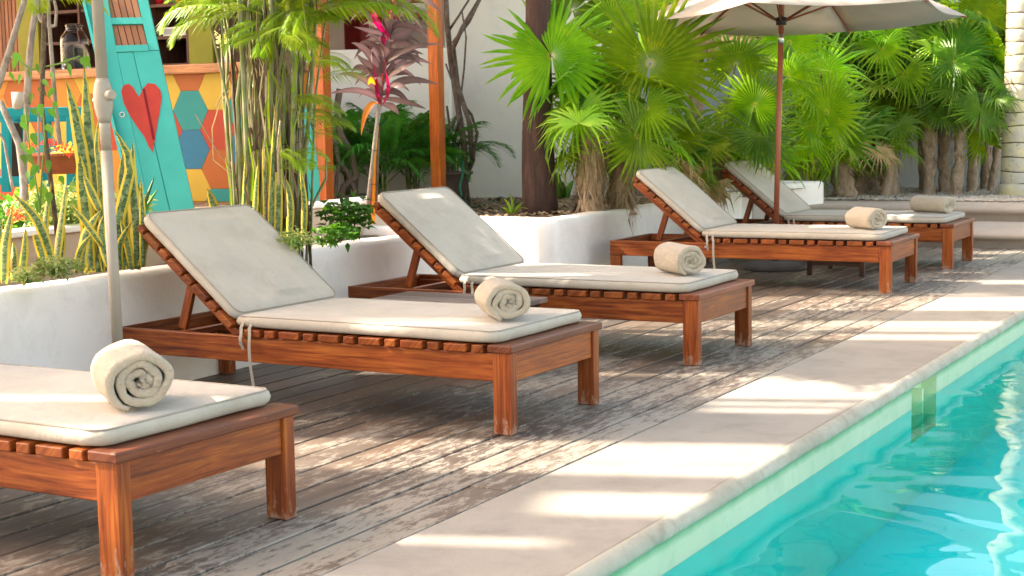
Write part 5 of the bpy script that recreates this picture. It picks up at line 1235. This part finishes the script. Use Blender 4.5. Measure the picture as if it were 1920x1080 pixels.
# ti plant (purple cordyline) with supporting sticks
tq = 8.9; tr_ = thing('ti_plant', 'tall purple leaved ti plant with pink shoots between the posts', 'plant', spot(692, 400, tq))
for P, r_, mt in (([(686, 415), (696, 330), (706, 240), (712, 195)], .013, 'whitestem'), ([(700, 420), (702, 300), (708, 235)], .011, 'tiorange'), ([(705, 400), (708, 310), (710, 230)], .008, 'drystem'), ([(693, 415), (699, 340), (706, 270)], .007, 'tistem'),
                  ([(712, 200), (716, 160), (722, 120), (728, 60), (738, 10), (742, -30)], .012, 'tistem')):
    b = MB(); b.tube([spot(x_, y_, tq) for x_, y_ in P], r_, 8); b.build('stem' if mt not in ('whitestem', 'drystem') else 'support_stick', M[mt], tr_)
for y_ in (282, 345):
    b = MB(); c_ = spot(700, y_, tq); b.tube([c_+RT*.028*math.cos(a)+Fh*.028*math.sin(a) for a in [i*math.pi/8 for i in range(17)]], .002, 4, cap=False); b.build('wire_tie', M['black'], tr_)
random.seed(4)
LN = lambda t: math.sin(math.pi*min(1, .10+.90*t)**.95)**.9
TI = [((712, 190), (670, 170), (612, 178), 13, 'ti'), ((712, 180), (675, 145), (632, 140), 12, 'ti'), ((714, 160), (680, 128), (660, 135), 14, 'ti'), ((716, 150), (690, 100), (658, 80), 15, 'ti'), ((718, 178), (760, 150), (825, 160), 17, 'ti'),
      ((718, 150), (760, 112), (812, 122), 15, 'ti'), ((718, 160), (750, 130), (790, 110), 12, 'ti'), ((724, 120), (770, 90), (832, 82), 10, 'ti'), ((720, 130), (700, 95), (698, 120), 14, 'ti'), ((722, 110), (755, 95), (795, 102), 14, 'ti'),
      ((730, 70), (760, 60), (798, 38), 20, 'ti'), ((728, 70), (700, 60), (662, 50), 11, 'ti'), ((728, 60), (690, 30), (650, 0), 12, 'ti'), ((735, 60), (722, 20), (715, -20), 14, 'ti'), ((730, 60), (740, 20), (775, -20), 18, 'ti'), ((732, 70), (705, 40), (700, 0), 12, 'tipink'),
      ((735, 60), (745, 25), (752, -15), 12, 'tipink'), ((733, 50), (728, 20), (736, -15), 9, 'tipink'), ((728, 90), (718, 70), (704, 20), 10, 'tipink'), ((712, 195), (690, 205), (677, 255), 14, 'tiorange'), ((716, 195), (735, 200), (748, 215), 14, 'ti'), ((718, 185), (760, 190), (800, 205), 12, 'ti'),
      ((722, 125), (690, 120), (668, 100), 14, 'ti'), ((716, 140), (740, 135), (770, 140), 14, 'ti'), ((710, 185), (690, 170), (672, 185), 10, 'ti'), ((714, 170), (700, 150), (690, 160), 14, 'tiorange'), ((720, 115), (712, 90), (690, 96), 16, 'ti'), ((726, 85), (715, 60), (690, 65), 15, 'ti'), ((730, 50), (750, 10), (790, -10), 14, 'ti'),
      ((718, 195), (728, 170), (722, 130), 8, 'tipink'), ((712, 195), (706, 165), (702, 120), 8, 'tipink'), ((735, 40), (715, 0), (690, -20), 14, 'ti'), ((725, 100), (745, 70), (780, 60), 16, 'ti')]
for i in range(34):
    t_ = rnd(0, 1); ax_, ay_ = 713+26*t_, 190-200*t_; an = rnd(-.5, 3.6); ll = rnd(55, 95); ex_, ey_ = ax_+math.cos(an)*ll, ay_-math.sin(an)*ll*.75
    TI.append(((ax_, ay_), (ax_*.5+ex_*.5, ay_*.5+ey_*.5-12), (ex_, ey_+14), rnd(10, 15), random.choice(['ti', 'ti', 'ti', 'ti', 'tipink' if t_ > .5 else 'ti'])))
for (a, m1, e, w_, mt) in TI:
    dq = rnd(-.18, .18)
    pts = [spot(*a, tq), spot((a[0]*.5+m1[0]*.5), (a[1]*.5+m1[1]*.5)-2, tq+dq*.3), spot(*m1, tq+dq*.7), spot(m1[0]*.5+e[0]*.5, m1[1]*.5+e[1]*.5-2, tq+dq), spot(*e, tq+dq)]
    fine = []
    for i in range(11):
        t = i/10; A_, B_, C_ = pts[0], pts[2], pts[4]; c2 = B_*2-(A_+C_)*.5; fine.append(A_*(1-t)**2+c2*2*t*(1-t)+C_*t*t)
    b = MB(); b.blade(fine, w_*.95/CF*tq, (Vector((0, 0, 1))+RT*rnd(-.6, .6)-Fh*.3) if abs(e[0]-a[0]) > abs(e[1]-a[1]) else (RT+Fh*rnd(-.4, .4)), fold=.28, prof=LN); b.build('leaf', M[mt], tr_)

# ------------------------------------------------------------------ unseen timber screens, added left of the frame to cast the sun bands
SL = Vector((math.cos(R(SUN_AZ)), math.sin(R(SUN_AZ)), 0)); SN = Vector((SL.y, -SL.x, 0)); TE = math.tan(R(SUN_EL)); AA = 9.0
def hgt_for(a, z): return z+(AA-a)*TE
PAN = [(1.5, 4.63, 4.6, None), (4.91, 5.18, 5.1, None), (5.345, 5.365, 5.1, None), (5.70, 6.34, 5.3, None), (6.42, 6.5, 5.3, None), (6.56, 6.66, 5.3, None), (7.42, 8.46, 5.2, None), (8.65, 8.80, 5.2, None), (8.88, 8.93, 5.2, None),
       (9.21, 9.74, 5.2, None), (10.45, 11.25, 6.6, None), (11.5, 11.8, 6.7, 8.7), (12.05, 12.35, 6.8, 8.8), (12.7, 13.0, 6.8, 8.6), (13.3, 13.6, 7.2, 9.3), (13.9, 14.5, 7.4, 9.8), (14.9, 15.5, 7.8, 10.3), (15.9, 16.4, 7.8, 10.6), (16.9, 17.3, 8.0, 11.), (17.6, 18.6, 8.0, 11.8), (18.8, 19.5, 8.0, 11.8),
       (11.1, 11.62, 3.5, 5.75), (11.7, 13.4, 3.5, 5.6), (6.34, 7.2, 5.3, 6.85), (4.63, 4.91, 4.6, 6.5), (4.91, 5.7, 4.6, 5.6)]
HOLES = [(7.5, 8.02, 6.1, 7.12), (5.98, 6.05, 6.15, 6.6), (6.12, 6.14, 6.15, 6.6), (3.70, 3.78, 5.8, 6.9), (3.83, 3.90, 5.8, 6.9), (4.27, 4.34, 5.6, 6.6), (10.53, 10.57, 7.9, 8.3), (10.62, 10.66, 7.9, 8.3)]  # openings that let chosen sun patches reach cushions and towels
def cut(rects, h):
    out = []
    for (a, b_, c, d) in rects:
        A, B, C_, D = max(a, h[0]), min(b_, h[1]), max(c, h[2]), min(d, h[3])
        if A >= B or C_ >= D: out.append((a, b_, c, d)); continue
        if a < A: out.append((a, A, c, d))
        if B < b_: out.append((B, b_, c, d))
        if c < C_: out.append((A, B, c, C_))
        if D < d: out.append((A, B, D, d))
    return out
ORD = 'first second third fourth fifth sixth seventh eighth ninth tenth eleventh twelfth thirteenth fourteenth fifteenth sixteenth seventeenth eighteenth nineteenth twentieth twenty-first twenty-second twenty-third twenty-fourth twenty-fifth twenty-sixth twenty-seventh twenty-eighth'.split()
order = sorted(range(len(PAN)), key=lambda k: PAN[k][0])
for i, (t0, t1, z0, z1) in enumerate(PAN):
    if z1 is None:
        X_ = (t1-.6)/.94; z1 = hgt_for(-.342*X_+.94*1.78, 0)
    P0 = SN*t0+SL*AA
    r_ = thing('added_shade_screen', 'unseen timber screen added to shape the sun bands, %s from the near end of its row' % ORD[order.index(i)], 'screen', P0, 'unseen timber screens added to shape the sunlight')
    rc = [(t0, t1, z0, z1)]
    for h in HOLES: rc = cut(rc, h)
    for (a, b_, c, d) in rc:
        b = MB(); zz = Vector((0, 0, (c+d)/2)); b.beam(SN*a+SL*AA+zz, SN*b_+SL*AA+zz, .05, d-c, SL[:]); b.build('panel', M['brownslat'], r_)
    b = MB(); pm_ = SN*((t0+t1)/2)+SL*AA; w_ = min(.1, (t1-t0)); b.beam(pm_+SL*.08, pm_+SL*.08+Vector((0, 0, z0+.3)), w_, .06, SN[:]); b.build('post', M['brownslat'], r_)

# beige cup on the turquoise stool, dry twigs beside the cane clump
cp_ = spot(36, 205, 9.1); b = MB(); b.lathe([(0, 0), (.036, 0), (.040, .10), (.036, .10), (.034, .01), (0, .008)], cp_, 24); tag(b.build('beige_cup', M['cushion']), 'plain beige cup standing on the turquoise stool', 'cup')
tw_ = thing('dry_twig', 'thin curved dry twigs in front of the hexagon tiles', 'twig', spot(400, 330, 7.8))
for P in ([(442, 330), (405, 280), (366, 214)], [(432, 165), (412, 195), (398, 240), (400, 300), (436, 328)], [(430, 140), (420, 170), (405, 200)]):
    b = MB(); pts = []
    for a, c in zip(P[:-1], P[1:]):
        for j in range(4): t = j/4; pts.append(spot(a[0]+(c[0]-a[0])*t, a[1]+(c[1]-a[1])*t, 7.8))
    pts.append(spot(*P[-1], 7.8)); b.tube(pts, .0028, 5); b.build('twig', M['drygrass'], tw_)
